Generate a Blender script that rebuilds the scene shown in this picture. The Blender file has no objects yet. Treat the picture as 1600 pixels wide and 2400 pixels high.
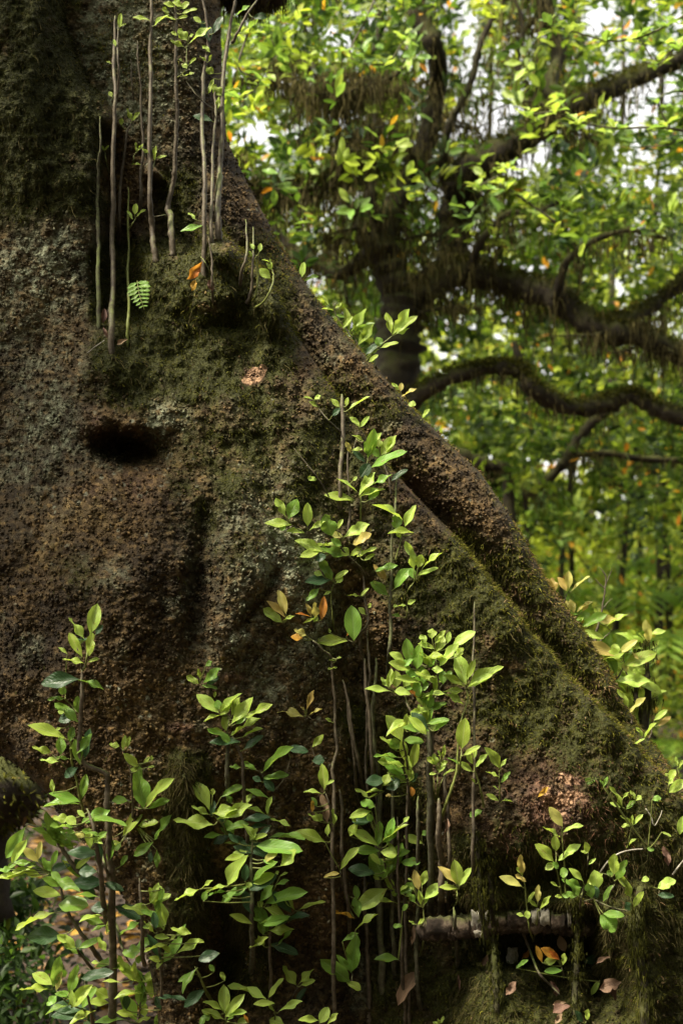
import bpy, math, random
import numpy as np
from mathutils import Vector, Matrix

random.seed(7)
rng = np.random.default_rng(11)
scene = bpy.context.scene
coll = scene.collection

# ------------------------------------------------------------------ camera
FPX = 3400.0                      # focal length in photograph pixels (1600 x 2400)
TILT = math.radians(6.7)
CAM = np.array([0.0, -3.4, 1.15])
cam_data = bpy.data.cameras.new("camera")
cam_data.sensor_fit = 'VERTICAL'
cam_data.sensor_height = 36.0
cam_data.sensor_width = 24.0
cam_data.lens = 36.0 * FPX / 2400.0
cam_data.clip_start = 0.05
cam_data.clip_end = 400.0
cam_data.dof.use_dof = True
cam_data.dof.focus_distance = 3.32
cam_data.dof.aperture_fstop = 3.5
cam = bpy.data.objects.new("camera", cam_data)
coll.objects.link(cam)
cam.location = CAM
cam.rotation_euler = (math.radians(90) + TILT, 0, 0)
scene.camera = cam

# ------------------------------------------------------------------ world and sun
SUN_EL, SUN_AZ = math.radians(57), math.radians(-56)      # azimuth measured from the camera's back (-Y) towards +X
world = bpy.data.worlds.new("World")
scene.world = world
world.use_nodes = True
wn = world.node_tree
wn.nodes.clear()
w_out = wn.nodes.new("ShaderNodeOutputWorld")
w_bg = wn.nodes.new("ShaderNodeBackground")
w_sky = wn.nodes.new("ShaderNodeTexSky")
w_sky.sky_type = 'NISHITA'
w_sky.sun_disc = False
w_sky.sun_elevation = SUN_EL
w_sky.air_density = 1.0
w_sky.dust_density = 3.0
w_sky.ozone_density = 1.0
w_hs = wn.nodes.new("ShaderNodeHueSaturation")
w_hs.inputs['Saturation'].default_value = 0.25
w_hs.inputs['Value'].default_value = 1.5
wn.links.new(w_sky.outputs[0], w_hs.inputs['Color'])
w_mx = wn.nodes.new('ShaderNodeMix'); w_mx.data_type = 'RGBA'; w_mx.blend_type = 'MULTIPLY'; w_mx.inputs[0].default_value = 1.0
w_mx.inputs[7].default_value = (1.0, 0.94, 0.84, 1)      # thin warm overcast
wn.links.new(w_hs.outputs[0], w_mx.inputs[6]); wn.links.new(w_mx.outputs[2], w_bg.inputs[0])
wn.links.new(w_bg.outputs[0], w_out.inputs[0])
w_bg.inputs[1].default_value = 0.15

sun_dir = Vector((math.sin(SUN_AZ) * math.cos(SUN_EL), -math.cos(SUN_AZ) * math.cos(SUN_EL), math.sin(SUN_EL)))
w_sky.sun_rotation = math.atan2(sun_dir.x, sun_dir.y)
sun_data = bpy.data.lights.new("sun", 'SUN')
sun_data.energy = 4.6
sun_data.angle = math.radians(6)
sun_data.color = (1.0, 0.90, 0.72)
sun = bpy.data.objects.new("sun", sun_data)
coll.objects.link(sun)
sun.rotation_euler = sun_dir.to_track_quat('Z', 'Y').to_euler()
sun.location = (0, 0, 20)

scene.view_settings.view_transform = 'Standard'
scene.view_settings.look = 'None'
scene.view_settings.exposure = 1.3
scene.view_settings.gamma = 1.0
scene.cycles.max_bounces = 8
scene.cycles.transparent_max_bounces = 8
scene.cycles.use_denoising = True

# ------------------------------------------------------------------ helpers: pixels of the photograph to points
CT, ST = math.cos(TILT), math.sin(TILT)
def P(px, py, Y):
    px = np.asarray(px, float); py = np.asarray(py, float); Y = np.asarray(Y, float)
    r = (px - 800.0) / FPX; u = (1200.0 - py) / FPX
    dx, dy, dz = r, CT - u * ST, ST + u * CT
    t = (Y - CAM[1]) / dy
    return np.stack(np.broadcast_arrays(dx * t, Y + 0 * t, CAM[2] + dz * t), axis=-1)
def mm(rpx, Y):                   # a length in photograph pixels at depth Y, in metres
    return rpx * (Y - CAM[1]) / FPX

# ------------------------------------------------------------------ helpers: noise
def _hash(ix, iy, s):
    n = (ix.astype(np.int64) * 374761393 + iy.astype(np.int64) * 668265263 + s * 1442695041) & 0x7fffffff
    n = ((n ^ (n >> 13)) * 1274126177) & 0x7fffffff
    n = (n ^ (n >> 16)) & 0xffffff
    return n / float(0xffffff)
def vnoise(x, y, s=0):
    ix, iy = np.floor(x), np.floor(y)
    fx, fy = x - ix, y - iy
    fx = fx * fx * (3 - 2 * fx); fy = fy * fy * (3 - 2 * fy)
    a, b = _hash(ix, iy, s), _hash(ix + 1, iy, s)
    c, d = _hash(ix, iy + 1, s), _hash(ix + 1, iy + 1, s)
    return (a + (b - a) * fx) * (1 - fy) + (c + (d - c) * fx) * fy
def fbm(x, y, s=0, o=4):
    v, a, t = 0.0, 0.5, 0.0
    for i in range(o):
        v = v + a * vnoise(x * 2 ** i + 17.3 * i, y * 2 ** i - 9.1 * i, s + i); t += a; a *= 0.5
    return v / t                   # 0..1
def worley(x, y, s=0):
    ix, iy = np.floor(x), np.floor(y)
    best = np.full(np.shape(x), 9.0); cid = np.zeros(np.shape(x))
    for ox in (-1, 0, 1):
        for oy in (-1, 0, 1):
            cx, cy = ix + ox, iy + oy
            jx, jy = cx + 0.1 + 0.8 * _hash(cx, cy, s), cy + 0.1 + 0.8 * _hash(cx, cy, s + 5)
            d = (x - jx) ** 2 + (y - jy) ** 2
            m = d < best
            best = np.where(m, d, best); cid = np.where(m, _hash(cx, cy, s + 9), cid)
    return np.sqrt(best), cid
def sstep(a, b, x):
    t = np.clip((x - a) / (b - a), 0, 1)
    return t * t * (3 - 2 * t)
def blob(px, py, cx, cy, rx, ry):
    return np.exp(-((px - cx) / rx) ** 2 - ((py - cy) / ry) ** 2)
def boxm(px, py, x0, x1, y0, y1, e):
    return sstep(x0 - e, x0 + e, px) * (1 - sstep(x1 - e, x1 + e, px)) * sstep(y0 - e, y0 + e, py) * (1 - sstep(y1 - e, y1 + e, py))

# ------------------------------------------------------------------ helpers: objects
def mesh_from(name, verts, faces, mat=None, smooth=True):
    me = bpy.data.meshes.new(name)
    verts = np.asarray(verts, dtype=np.float32); faces = np.asarray(faces, dtype=np.int32)
    me.vertices.add(len(verts)); me.vertices.foreach_set("co", verts.ravel())
    k = faces.shape[1]
    me.loops.add(faces.size); me.loops.foreach_set("vertex_index", faces.ravel())
    me.polygons.add(len(faces))
    me.polygons.foreach_set("loop_start", np.arange(0, faces.size, k, dtype=np.int32))
    me.polygons.foreach_set("loop_total", np.full(len(faces), k, dtype=np.int32))
    me.update(calc_edges=True); me.validate()
    if smooth: me.polygons.foreach_set("use_smooth", np.ones(len(me.polygons), dtype=bool))
    if mat: me.materials.append(mat)
    return me
def link(name, me, parent=None, **props):
    o = bpy.data.objects.new(name, me)
    coll.objects.link(o)
    if parent is not None: o.parent = parent
    for k, v in props.items():
        if v is not None: o[k] = v
    return o
def empty(name, loc, label, cat, group=None):
    o = bpy.data.objects.new(name, None)
    o.empty_display_size = 0.05
    coll.objects.link(o); o.location = [float(v) for v in loc]
    o['label'] = label; o['category'] = cat
    if group: o['group'] = group
    return o
def set_attr(me, name, arr, typ='FLOAT'):
    a = me.attributes.new(name, typ, 'POINT')
    a.data.foreach_set('value' if typ == 'FLOAT' else 'color', np.asarray(arr, dtype=np.float32).ravel())

def spline(pts, n=6):
    """Catmull-Rom through points (k, d) -> dense (m, d)"""
    p = np.asarray(pts, float)
    if len(p) < 3:
        t = np.linspace(0, 1, n + 1)[:, None]
        return p[0] * (1 - t) + p[-1] * t
    q = np.vstack([2 * p[0] - p[1], p, 2 * p[-1] - p[-2]])
    out = []
    for i in range(1, len(q) - 2):
        t = np.linspace(0, 1, n, endpoint=False)[:, None]
        a, b, c, d = q[i - 1], q[i], q[i + 1], q[i + 2]
        out.append(0.5 * (2 * b + (c - a) * t + (2 * a - 5 * b + 4 * c - d) * t ** 2 + (3 * b - a - 3 * c + d) * t ** 3))
    out.append(p[-1:])
    return np.vstack(out)
def tube_arrays(path, radii, sides=7, rough=0.0, seed=0, off=0):
    """verts, quads of a swept tube with closed pinched ends"""
    path = np.asarray(path, float); n = len(path)
    tan = np.gradient(path, axis=0); tan /= np.linalg.norm(tan, axis=1)[:, None] + 1e-9
    ref = np.array([0.0, 1.0, 0.0]) if abs(tan[0][1]) < 0.9 else np.array([1.0, 0, 0])
    U = []
    u = ref - tan[0] * ref.dot(tan[0])
    for i in range(n):
        u = u - tan[i] * u.dot(tan[i]); u /= np.linalg.norm(u) + 1e-9; U.append(u.copy())
    U = np.array(U); V = np.cross(tan, U)
    ang = np.linspace(0, 2 * math.pi, sides, endpoint=False)
    rr = np.asarray(radii, float)[:, None] * np.ones(sides)[None]
    if rough:
        g = np.random.default_rng(seed)
        rr = rr * (1 + rough * g.normal(size=(n, sides)) * 0.5 + rough * g.normal(size=(n, 1)) * 0.7)
    v = path[:, None] + rr[..., None] * (np.cos(ang)[None, :, None] * U[:, None] + np.sin(ang)[None, :, None] * V[:, None])
    v = np.vstack([v.reshape(-1, 3), path[0] - tan[0] * radii[0] * .5, path[-1] + tan[-1] * radii[-1] * .5])
    f = []
    for i in range(n - 1):
        for j in range(sides):
            k = (j + 1) % sides
            f.append((i * sides + j, i * sides + k, (i + 1) * sides + k, (i + 1) * sides + j))
    a, b = n * sides, n * sides + 1
    for j in range(sides):
        k = (j + 1) % sides
        f.append((a, k, j, a)); f.append((b, (n - 1) * sides + j, (n - 1) * sides + k, b))
    f = np.array(f, dtype=np.int64) + off
    return v, f
def multi_mesh(name, parts, mat, smooth=True):
    """join tubes: list of (verts, quads); pinched quads become triangles through a bmesh-free split"""
    V, T, off = [], [], 0
    for v, f in parts:
        V.append(v)
        t1 = f[:, [0, 1, 2]]; t2 = f[:, [0, 2, 3]]
        keep = (f[:, 0] != f[:, 3])
        T.append(t1 + off); T.append(t2[keep] + off)
        off += len(v)
    return mesh_from(name, np.vstack(V), np.vstack(T), mat, smooth)

# ------------------------------------------------------------------ helpers: materials
def nt(name):
    m = bpy.data.materials.new(name); m.use_nodes = True
    t = m.node_tree; t.nodes.clear()
    return m, t
def N(t, typ, **kw):
    n = t.nodes.new(typ)
    for k, v in kw.items():
        if k.startswith('i_'):
            key = k[2:]
            key = int(key) if key.isdigit() else key.replace('_', ' ')
            n.inputs[key].default_value = v
        else: setattr(n, k, v)
    return n
def ramp(t, stops, interp='LINEAR'):
    n = t.nodes.new('ShaderNodeValToRGB'); r = n.color_ramp; r.interpolation = interp
    while len(r.elements) < len(stops): r.elements.new(0.5)
    for e, (p, c) in zip(r.elements, stops):
        e.position = p; e.color = (*c, 1)
    return n
def mix(t, a, b, fac, mode='MIX'):
    n = t.nodes.new('ShaderNodeMix'); n.data_type = 'RGBA'; n.blend_type = mode
    for sock, val in ((n.inputs[0], fac), (n.inputs[6], a), (n.inputs[7], b)):
        if hasattr(val, 'is_linked') or hasattr(val, 'links'): t.links.new(val, sock)
        elif isinstance(val, tuple): sock.default_value = (*val, 1)
        else: sock.default_value = val
    return n.outputs[2]
def mth(t, op, a, b=0.0, clamp=False):
    n = t.nodes.new('ShaderNodeMath'); n.operation = op; n.use_clamp = clamp
    for s, v in zip(n.inputs, (a, b)):
        if isinstance(v, (int, float)): s.default_value = v
        else: t.links.new(v, s)
    return n.outputs[0]
# ------------------------------------------------------------------ materials
def bark_material():
    m, t = nt("bark")
    out = N(t, 'ShaderNodeOutputMaterial'); b = N(t, 'ShaderNodeBsdfPrincipled')
    tc = N(t, 'ShaderNodeTexCoord'); obj = tc.outputs['Object']
    mask = N(t, 'ShaderNodeAttribute', attribute_name='mask')
    sep = N(t, 'ShaderNodeSeparateColor'); t.links.new(mask.outputs['Color'], sep.inputs[0])
    grain = N(t, 'ShaderNodeAttribute', attribute_name='grain')
    n1 = N(t, 'ShaderNodeTexNoise', i_Scale=3.5, i_Detail=6.0, i_Roughness=0.6); t.links.new(obj, n1.inputs['Vector'])
    n2 = N(t, 'ShaderNodeTexNoise', i_Scale=60.0, i_Detail=8.0, i_Roughness=0.7); t.links.new(obj, n2.inputs['Vector'])
    v1 = N(t, 'ShaderNodeTexVoronoi', i_Scale=150.0); t.links.new(obj, v1.inputs['Vector'])
    base = ramp(t, [(0.34, (0.024, 0.017, 0.008)), (0.48, (0.052, 0.036, 0.016)), (0.56, (0.078, 0.053, 0.024)), (0.68, (0.115, 0.085, 0.038))])
    t.links.new(n1.outputs[0], base.inputs[0])
    per = ramp(t, [(0.0, (0.45, 0.41, 0.36)), (0.5, (0.9, 0.86, 0.8)), (0.85, (1.45, 1.35, 1.2)), (1.0, (2.4, 2.25, 1.9))])
    t.links.new(grain.outputs['Fac'], per.inputs[0])
    c = mix(t, base.outputs[0], per.outputs[0], 1.0, 'MULTIPLY')
    fine = ramp(t, [(0.3, (0.5, 0.47, 0.42)), (0.55, (1, 1, 1)), (0.75, (1.5, 1.5, 1.4))]); t.links.new(n2.outputs[0], fine.inputs[0])
    c = mix(t, c, fine.outputs[0], 1.0, 'MULTIPLY')
    # lichen (with the far trunk's painted light), moss, red rootlets
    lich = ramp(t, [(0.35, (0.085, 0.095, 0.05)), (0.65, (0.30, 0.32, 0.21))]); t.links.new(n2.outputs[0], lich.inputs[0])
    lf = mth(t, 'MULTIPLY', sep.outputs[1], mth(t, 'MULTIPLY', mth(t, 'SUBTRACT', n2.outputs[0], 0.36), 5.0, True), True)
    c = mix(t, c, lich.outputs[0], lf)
    v2 = N(t, 'ShaderNodeTexVoronoi', i_Scale=30.0); t.links.new(obj, v2.inputs['Vector'])
    wob = mth(t, 'ADD', v2.outputs['Distance'], mth(t, 'MULTIPLY', n2.outputs[0], 0.5))
    sp = mth(t, 'MULTIPLY', mth(t, 'SUBTRACT', 0.44, wob), 12.0, True)
    sp = mth(t, 'MULTIPLY', sp, mth(t, 'MULTIPLY', mth(t, 'SUBTRACT', n1.outputs[0], 0.47), 9.0, True))
    c = mix(t, c, (0.24, 0.245, 0.17), mth(t, 'MULTIPLY', sp, 0.8))
    redc = ramp(t, [(0.35, (0.04, 0.020, 0.013)), (0.65, (0.17, 0.095, 0.065))]); t.links.new(n2.outputs[0], redc.inputs[0])
    c = mix(t, c, redc.outputs[0], sep.outputs[2])
    bare = ramp(t, [(0.35, (0.12, 0.065, 0.035)), (0.6, (0.36, 0.225, 0.13))]); t.links.new(n2.outputs[0], bare.inputs[0])
    c = mix(t, c, bare.outputs[0], mth(t, 'MULTIPLY', mth(t, 'SUBTRACT', sep.outputs[2], 0.86), 9.0, True))
    mossc = ramp(t, [(0.3, (0.011, 0.012, 0.003)), (0.55, (0.030, 0.032, 0.005)), (0.75, (0.066, 0.066, 0.009))]); t.links.new(n2.outputs[0], mossc.inputs[0])
    mf = mth(t, 'MULTIPLY', mth(t, 'ADD', mth(t, 'SUBTRACT', sep.outputs[0], mth(t, 'MULTIPLY', mth(t, 'SUBTRACT', sep.outputs[2], 0.8, True), 4.0)), mth(t, 'SUBTRACT', n2.outputs[0], 0.62)), 1.7, True)
    c = mix(t, c, mossc.outputs[0], mf)
    t.links.new(c, b.inputs['Base Color'])
    b.inputs['Roughness'].default_value = 0.8
    b.inputs['Specular IOR Level'].default_value = 0.2
    h = mth(t, 'ADD', mth(t, 'MULTIPLY', n2.outputs[0], 1.0), mth(t, 'MULTIPLY', mth(t, 'SUBTRACT', 0.6, v1.outputs['Distance']), 0.55))
    bp = N(t, 'ShaderNodeBump', i_Strength=1.0, i_Distance=0.006); t.links.new(h, bp.inputs['Height'])
    t.links.new(bp.outputs[0], b.inputs['Normal']); t.links.new(b.outputs[0], out.inputs[0])
    return m
def simple_bark(name, dark, mid, light, scale=8.0, stretch=3.0, bump=0.004, moss=None, rough=0.8):
    m, t = nt(name)
    out = N(t, 'ShaderNodeOutputMaterial'); b = N(t, 'ShaderNodeBsdfPrincipled')
    tc = N(t, 'ShaderNodeTexCoord'); mp = N(t, 'ShaderNodeMapping'); mp.inputs['Scale'].default_value = (stretch, stretch, 1)
    t.links.new(tc.outputs['Object'], mp.inputs[0])
    n1 = N(t, 'ShaderNodeTexNoise', i_Scale=scale, i_Detail=8.0, i_Roughness=0.7); t.links.new(mp.outputs[0], n1.inputs['Vector'])
    n2 = N(t, 'ShaderNodeTexNoise', i_Scale=scale * .3, i_Detail=3.0); t.links.new(tc.outputs['Object'], n2.inputs['Vector'])
    r = ramp(t, [(0.3, dark), (0.5, mid), (0.7, light)]); t.links.new(n1.outputs[0], r.inputs[0])
    oi = N(t, 'ShaderNodeObjectInfo')
    c = mix(t, r.outputs[0], (0.75, 0.75, 0.75), mth(t, 'MULTIPLY', oi.outputs['Random'], 0.5), 'MULTIPLY')
    if moss:
        geo = N(t, 'ShaderNodeNewGeometry'); sx = N(t, 'ShaderNodeSeparateXYZ'); t.links.new(geo.outputs['Normal'], sx.inputs[0])
        f = mth(t, 'MULTIPLY', mth(t, 'ADD', mth(t, 'MULTIPLY', sx.outputs[2], 0.35), mth(t, 'SUBTRACT', n1.outputs[0], 0.45 - moss[1])), 4.0, True)
        c = mix(t, c, moss[0], f)
    t.links.new(c, b.inputs['Base Color']); b.inputs['Roughness'].default_value = rough; b.inputs['Specular IOR Level'].default_value = 0.25
    bp = N(t, 'ShaderNodeBump', i_Strength=0.8, i_Distance=bump); t.links.new(n1.outputs[0], bp.inputs['Height'])
    t.links.new(bp.outputs[0], b.inputs['Normal']); t.links.new(b.outputs[0], out.inputs[0])
    return m
def leaf_material(name, c_dark, c_light, vein, trans, rough=0.35, spots=0.0, spot_c=(0.2, 0.08, 0.02), hue=0.035, tr_amt=0.42):
    """a leaf of its own: UV x across the blade, y along it"""
    m, t = nt(name)
    out = N(t, 'ShaderNodeOutputMaterial'); b = N(t, 'ShaderNodeBsdfPrincipled')
    uv = N(t, 'ShaderNodeTexCoord'); sx = N(t, 'ShaderNodeSeparateXYZ'); t.links.new(uv.outputs['UV'], sx.inputs[0])
    ax = mth(t, 'ABSOLUTE', mth(t, 'SUBTRACT', sx.outputs[0], 0.5))
    mid = mth(t, 'SUBTRACT', 1.0, mth(t, 'MULTIPLY', ax, 26.0), True)
    side = mth(t, 'SINE', mth(t, 'MULTIPLY', mth(t, 'SUBTRACT', sx.outputs[1], mth(t, 'MULTIPLY', ax, 0.55)), 62.0))
    side = mth(t, 'POWER', mth(t, 'MAXIMUM', side, 0.0), 6.0)
    oi = N(t, 'ShaderNodeObjectInfo')
    n1 = N(t, 'ShaderNodeTexNoise', i_Scale=2.2, i_Detail=3.0, noise_dimensions='4D'); t.links.new(uv.outputs['Object'], n1.inputs['Vector'])
    t.links.new(mth(t, 'MULTIPLY', oi.outputs['Random'], 50.0), n1.inputs['W'])
    f = mth(t, 'ADD', mth(t, 'MULTIPLY', n1.outputs[0], 0.9), mth(t, 'MULTIPLY', mth(t, 'SUBTRACT', oi.outputs['Random'], 0.5), 0.8), True)
    c = mix(t, c_dark, c_light, f)
    if spots:
        n2 = N(t, 'ShaderNodeTexNoise', i_Scale=7.0, i_Detail=4.0, noise_dimensions='4D'); t.links.new(uv.outputs['Object'], n2.inputs['Vector'])
        t.links.new(mth(t, 'MULTIPLY', oi.outputs['Random'], 90.0), n2.inputs['W'])
        c = mix(t, c, spot_c, mth(t, 'MULTIPLY', mth(t, 'SUBTRACT', n2.outputs[0], 0.70 - spots), 9.0, True))
    c = mix(t, c, vein, mth(t, 'MAXIMUM', mth(t, 'MULTIPLY', mid, 0.7), mth(t, 'MULTIPLY', side, 0.22)))
    hs = N(t, 'ShaderNodeHueSaturation'); t.links.new(c, hs.inputs['Color'])
    t.links.new(mth(t, 'ADD', 0.5 - hue / 2, mth(t, 'MULTIPLY', oi.outputs['Random'], hue)), hs.inputs['Hue'])
    t.links.new(hs.outputs[0], b.inputs['Base Color'])
    b.inputs['Roughness'].default_value = rough; b.inputs['Specular IOR Level'].default_value = 0.38
    n3 = N(t, 'ShaderNodeTexNoise', i_Scale=5.0, i_Detail=2.0); t.links.new(uv.outputs['Object'], n3.inputs['Vector'])
    h = mth(t, 'SUBTRACT', mth(t, 'MULTIPLY', n3.outputs[0], 0.9), mth(t, 'ADD', mth(t, 'MULTIPLY', mid, 0.8), mth(t, 'MULTIPLY', side, 0.5)))
    bp = N(t, 'ShaderNodeBump', i_Strength=0.45, i_Distance=0.003); t.links.new(h, bp.inputs['Height']); t.links.new(bp.outputs[0], b.inputs['Normal'])
    tr = N(t, 'ShaderNodeBsdfTranslucent'); t.links.new(mix(t, hs.outputs[0], trans, 0.6), tr.inputs[0])
    ms = N(t, 'ShaderNodeMixShader'); ms.inputs[0].default_value = tr_amt
    t.links.new(b.outputs[0], ms.inputs[1]); t.links.new(tr.outputs[0], ms.inputs[2]); t.links.new(ms.outputs[0], out.inputs[0])
    return m
def tone_material(name, stops, rough=0.45, tr_amt=0.45, trans_boost=1.5, spec=0.4):
    """for many small leaves joined in one mesh: a per-leaf attribute 'tone' picks the leaf's own colour"""
    m, t = nt(name)
    out = N(t, 'ShaderNodeOutputMaterial'); b = N(t, 'ShaderNodeBsdfPrincipled')
    a = N(t, 'ShaderNodeAttribute', attribute_name='tone')
    r = ramp(t, stops); t.links.new(a.outputs['Fac'], r.inputs[0])
    t.links.new(r.outputs[0], b.inputs['Base Color']); b.inputs['Roughness'].default_value = rough; b.inputs['Specular IOR Level'].default_value = spec
    if tr_amt:
        tr = N(t, 'ShaderNodeBsdfTranslucent')
        t.links.new(mix(t, r.outputs[0], (trans_boost, trans_boost * 1.05, trans_boost * 0.6), 1.0, 'MULTIPLY'), tr.inputs[0])
        ms = N(t, 'ShaderNodeMixShader'); ms.inputs[0].default_value = tr_amt
        t.links.new(b.outputs[0], ms.inputs[1]); t.links.new(tr.outputs[0], ms.inputs[2]); t.links.new(ms.outputs[0], out.inputs[0])
    else: t.links.new(b.outputs[0], out.inputs[0])
    return m

M = {}
M['bark'] = bark_material()
M['moss'] = tone_material('moss', [(0.0, (0.010, 0.011, 0.003)), (0.35, (0.028, 0.030, 0.005)), (0.6, (0.066, 0.067, 0.008)), (0.8, (0.16, 0.155, 0.022)), (0.9, (0.09, 0.05, 0.022)), (1.0, (0.24, 0.16, 0.085))], 0.8, 0.25, 1.3, 0.1)
M['hang'] = tone_material('hanging_moss', [(0.0, (0.016, 0.014, 0.006)), (0.5, (0.055, 0.046, 0.018)), (1.0, (0.15, 0.13, 0.05))], 0.9, 0.3, 1.2, 0.1)
M['root'] = tone_material('rootlets', [(0.0, (0.05, 0.025, 0.014)), (0.6, (0.12, 0.06, 0.034)), (1.0, (0.24, 0.14, 0.08))], 0.8, 0.15, 1.2, 0.1)
M['stem'] = simple_bark('stem_bark', (0.032, 0.025, 0.016), (0.080, 0.064, 0.042), (0.17, 0.14, 0.10), 45, 1.0, 0.0012, ((0.10, 0.12, 0.035), -0.12), 0.6)
M['stem_green'] = simple_bark('green_stem', (0.07, 0.08, 0.02), (0.13, 0.15, 0.035), (0.2, 0.22, 0.06), 40, 1.0, 0.0006, None, 0.5)
M['stem_lichen'] = simple_bark('lichen_stem', (0.032, 0.028, 0.016), (0.07, 0.065, 0.038), (0.15, 0.15, 0.095), 55, 1.0, 0.0012, ((0.09, 0.11, 0.03), 0.0), 0.8)
M['limb'] = simple_bark('mossy_limb', (0.012, 0.009, 0.006), (0.028, 0.022, 0.014), (0.055, 0.043, 0.027), 9, 1.0, 0.02, ((0.045, 0.05, 0.011), -0.02), 0.9)
M['log'] = simple_bark('log_bark', (0.010, 0.008, 0.005), (0.040, 0.028, 0.019), (0.20, 0.15, 0.11), 34, 1.0, 0.008, ((0.07, 0.08, 0.02), -0.16), 0.85)
M['pale'] = simple_bark('lichen_crust', (0.06, 0.052, 0.036), (0.26, 0.24, 0.19), (0.5, 0.47, 0.39), 40, 1.0, 0.003, None, 0.9)
LM = {
 'y': leaf_material('leaf_lime', (0.20, 0.32, 0.035), (0.43, 0.54, 0.10), (0.54, 0.62, 0.25), (0.56, 0.72, 0.07), 0.40, 0.09),
 'g': leaf_material('leaf_green', (0.085, 0.20, 0.022), (0.22, 0.36, 0.05), (0.28, 0.40, 0.13), (0.36, 0.54, 0.06), 0.36, 0.07),
 'd': leaf_material('leaf_dark', (0.015, 0.045, 0.014), (0.04, 0.085, 0.03), (0.10, 0.16, 0.07), (0.08, 0.15, 0.02), 0.38, 0.0, tr_amt=0.25),
 'p': leaf_material('leaf_coppery', (0.38, 0.29, 0.07), (0.47, 0.46, 0.13), (0.55, 0.48, 0.2), (0.68, 0.6, 0.12), 0.4, 0.05, (0.35, 0.10, 0.04)),
 'o': leaf_material('leaf_orange', (0.42, 0.15, 0.015), (0.55, 0.30, 0.04), (0.5, 0.3, 0.1), (0.7, 0.35, 0.04), 0.5, 0.12, (0.14, 0.05, 0.02)),
 'n': leaf_material('leaf_dry', (0.09, 0.05, 0.03), (0.25, 0.155, 0.095), (0.24, 0.16, 0.1), (0.2, 0.1, 0.05), 0.7, 0.05, (0.08, 0.045, 0.03), tr_amt=0.1),
}
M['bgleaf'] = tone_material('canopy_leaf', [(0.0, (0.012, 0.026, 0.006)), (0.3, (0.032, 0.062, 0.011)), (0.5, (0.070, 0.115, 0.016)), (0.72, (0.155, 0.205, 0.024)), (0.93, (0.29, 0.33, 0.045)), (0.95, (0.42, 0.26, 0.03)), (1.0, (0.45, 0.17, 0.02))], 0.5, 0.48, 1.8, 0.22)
M['fern'] = tone_material('fern_green', [(0.0, (0.06, 0.12, 0.015)), (0.5, (0.16, 0.28, 0.03)), (1.0, (0.28, 0.40, 0.05))], 0.5, 0.45, 1.6)
M['litter'] = tone_material('leaf_litter', [(0.0, (0.018, 0.011, 0.006)), (0.5, (0.055, 0.030, 0.013)), (0.75, (0.16, 0.085, 0.018)), (0.93, (0.38, 0.21, 0.025)), (1.0, (0.07, 0.09, 0.02))], 0.6, 0.15, 1.0)
def soil_material():
    m, t = nt('forest_soil'); out = N(t, 'ShaderNodeOutputMaterial'); b = N(t, 'ShaderNodeBsdfPrincipled')
    tc = N(t, 'ShaderNodeTexCoord')
    n1 = N(t, 'ShaderNodeTexNoise', i_Scale=14.0, i_Detail=8.0, i_Roughness=0.7); t.links.new(tc.outputs['Object'], n1.inputs['Vector'])
    r = ramp(t, [(0.35, (0.015, 0.010, 0.006)), (0.5, (0.04, 0.024, 0.014)), (0.62, (0.05, 0.032, 0.013)), (0.72, (0.04, 0.045, 0.014))]); t.links.new(n1.outputs[0], r.inputs[0])
    t.links.new(r.outputs[0], b.inputs['Base Color']); b.inputs['Roughness'].default_value = 0.95
    bp = N(t, 'ShaderNodeBump', i_Strength=1.0, i_Distance=0.03); t.links.new(n1.outputs[0], bp.inputs['Height']); t.links.new(bp.outputs[0], b.inputs['Normal'])
    t.links.new(b.outputs[0], out.inputs[0]); return m
M['soil'] = soil_material()
# ------------------------------------------------------------------ the giant buttressed tree
def curve(pts):
    p = np.array(pts, float)
    return lambda y: np.interp(y, p[:, 0], p[:, 1])
xB = curve([(-700, 495), (0, 516), (200, 521), (330, 532), (423, 577), (490, 612), (587, 663), (640, 698), (710, 748), (773, 800), (886, 902), (957, 968),
            (1034, 1045), (1110, 1127), (1200, 1188), (1277, 1234), (1343, 1269), (1404, 1310), (1491, 1377), (1552, 1417), (1639, 1458), (1695, 1489),
            (1756, 1540), (1797, 1562), (1850, 1612), (2000, 1760), (2300, 1960), (2900, 2150)])
xA = curve([(-700, 130), (0, 146), (50, 150), (102, 168), (148, 184), (194, 206), (230, 245), (265, 262), (330, 312), (388, 357), (439, 408), (469, 449), (510, 487),
            (555, 530), (600, 580), (640, 622), (700, 655), (780, 690), (870, 750), (960, 810), (1060, 882), (1140, 948), (1200, 1004), (1266, 1070), (1322, 1116),
            (1378, 1157), (1430, 1208), (1480, 1234), (1526, 1285), (1577, 1320), (1633, 1377), (1685, 1428), (1735, 1479), (1787, 1520), (1850, 1600),
            (2000, 1760), (2300, 1990), (2900, 2200)])
xL = curve([(-700, -900), (1500, -900), (1700, -200), (1745, -40), (1800, 50), (1860, 110), (1920, 150), (1990, 215), (2080, 280), (2200, 340), (2400, 372), (2900, 400)])
YBe = curve([(-700, 0.13), (200, 0.14), (420, 0.16), (600, 0.18), (1000, 0.16), (1200, 0.145), (1500, 0.15), (1700, 0.12), (1800, 0.08), (2100, 0.0), (2900, 0.0)])
YAe = curve([(-700, 0.0), (250, 0.0), (450, 0.05), (800, 0.11), (1100, 0.07), (1300, 0.0), (1700, -0.03), (1850, -0.04), (2900, -0.10)])
RAe = curve([(-700, 150), (250, 130), (420, 60), (560, 60), (700, 50), (1100, 40), (1300, 32), (1700, 36), (1900, 110), (2900, 110)])
RBe = curve([(-700, 190), (300, 150), (700, 90), (1200, 80), (1500, 85), (1900, 90), (2900, 90)])
xR = curve([(1200, 800), (1350, 805), (1700, 872), (2100, 935), (2900, 960)])
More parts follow.
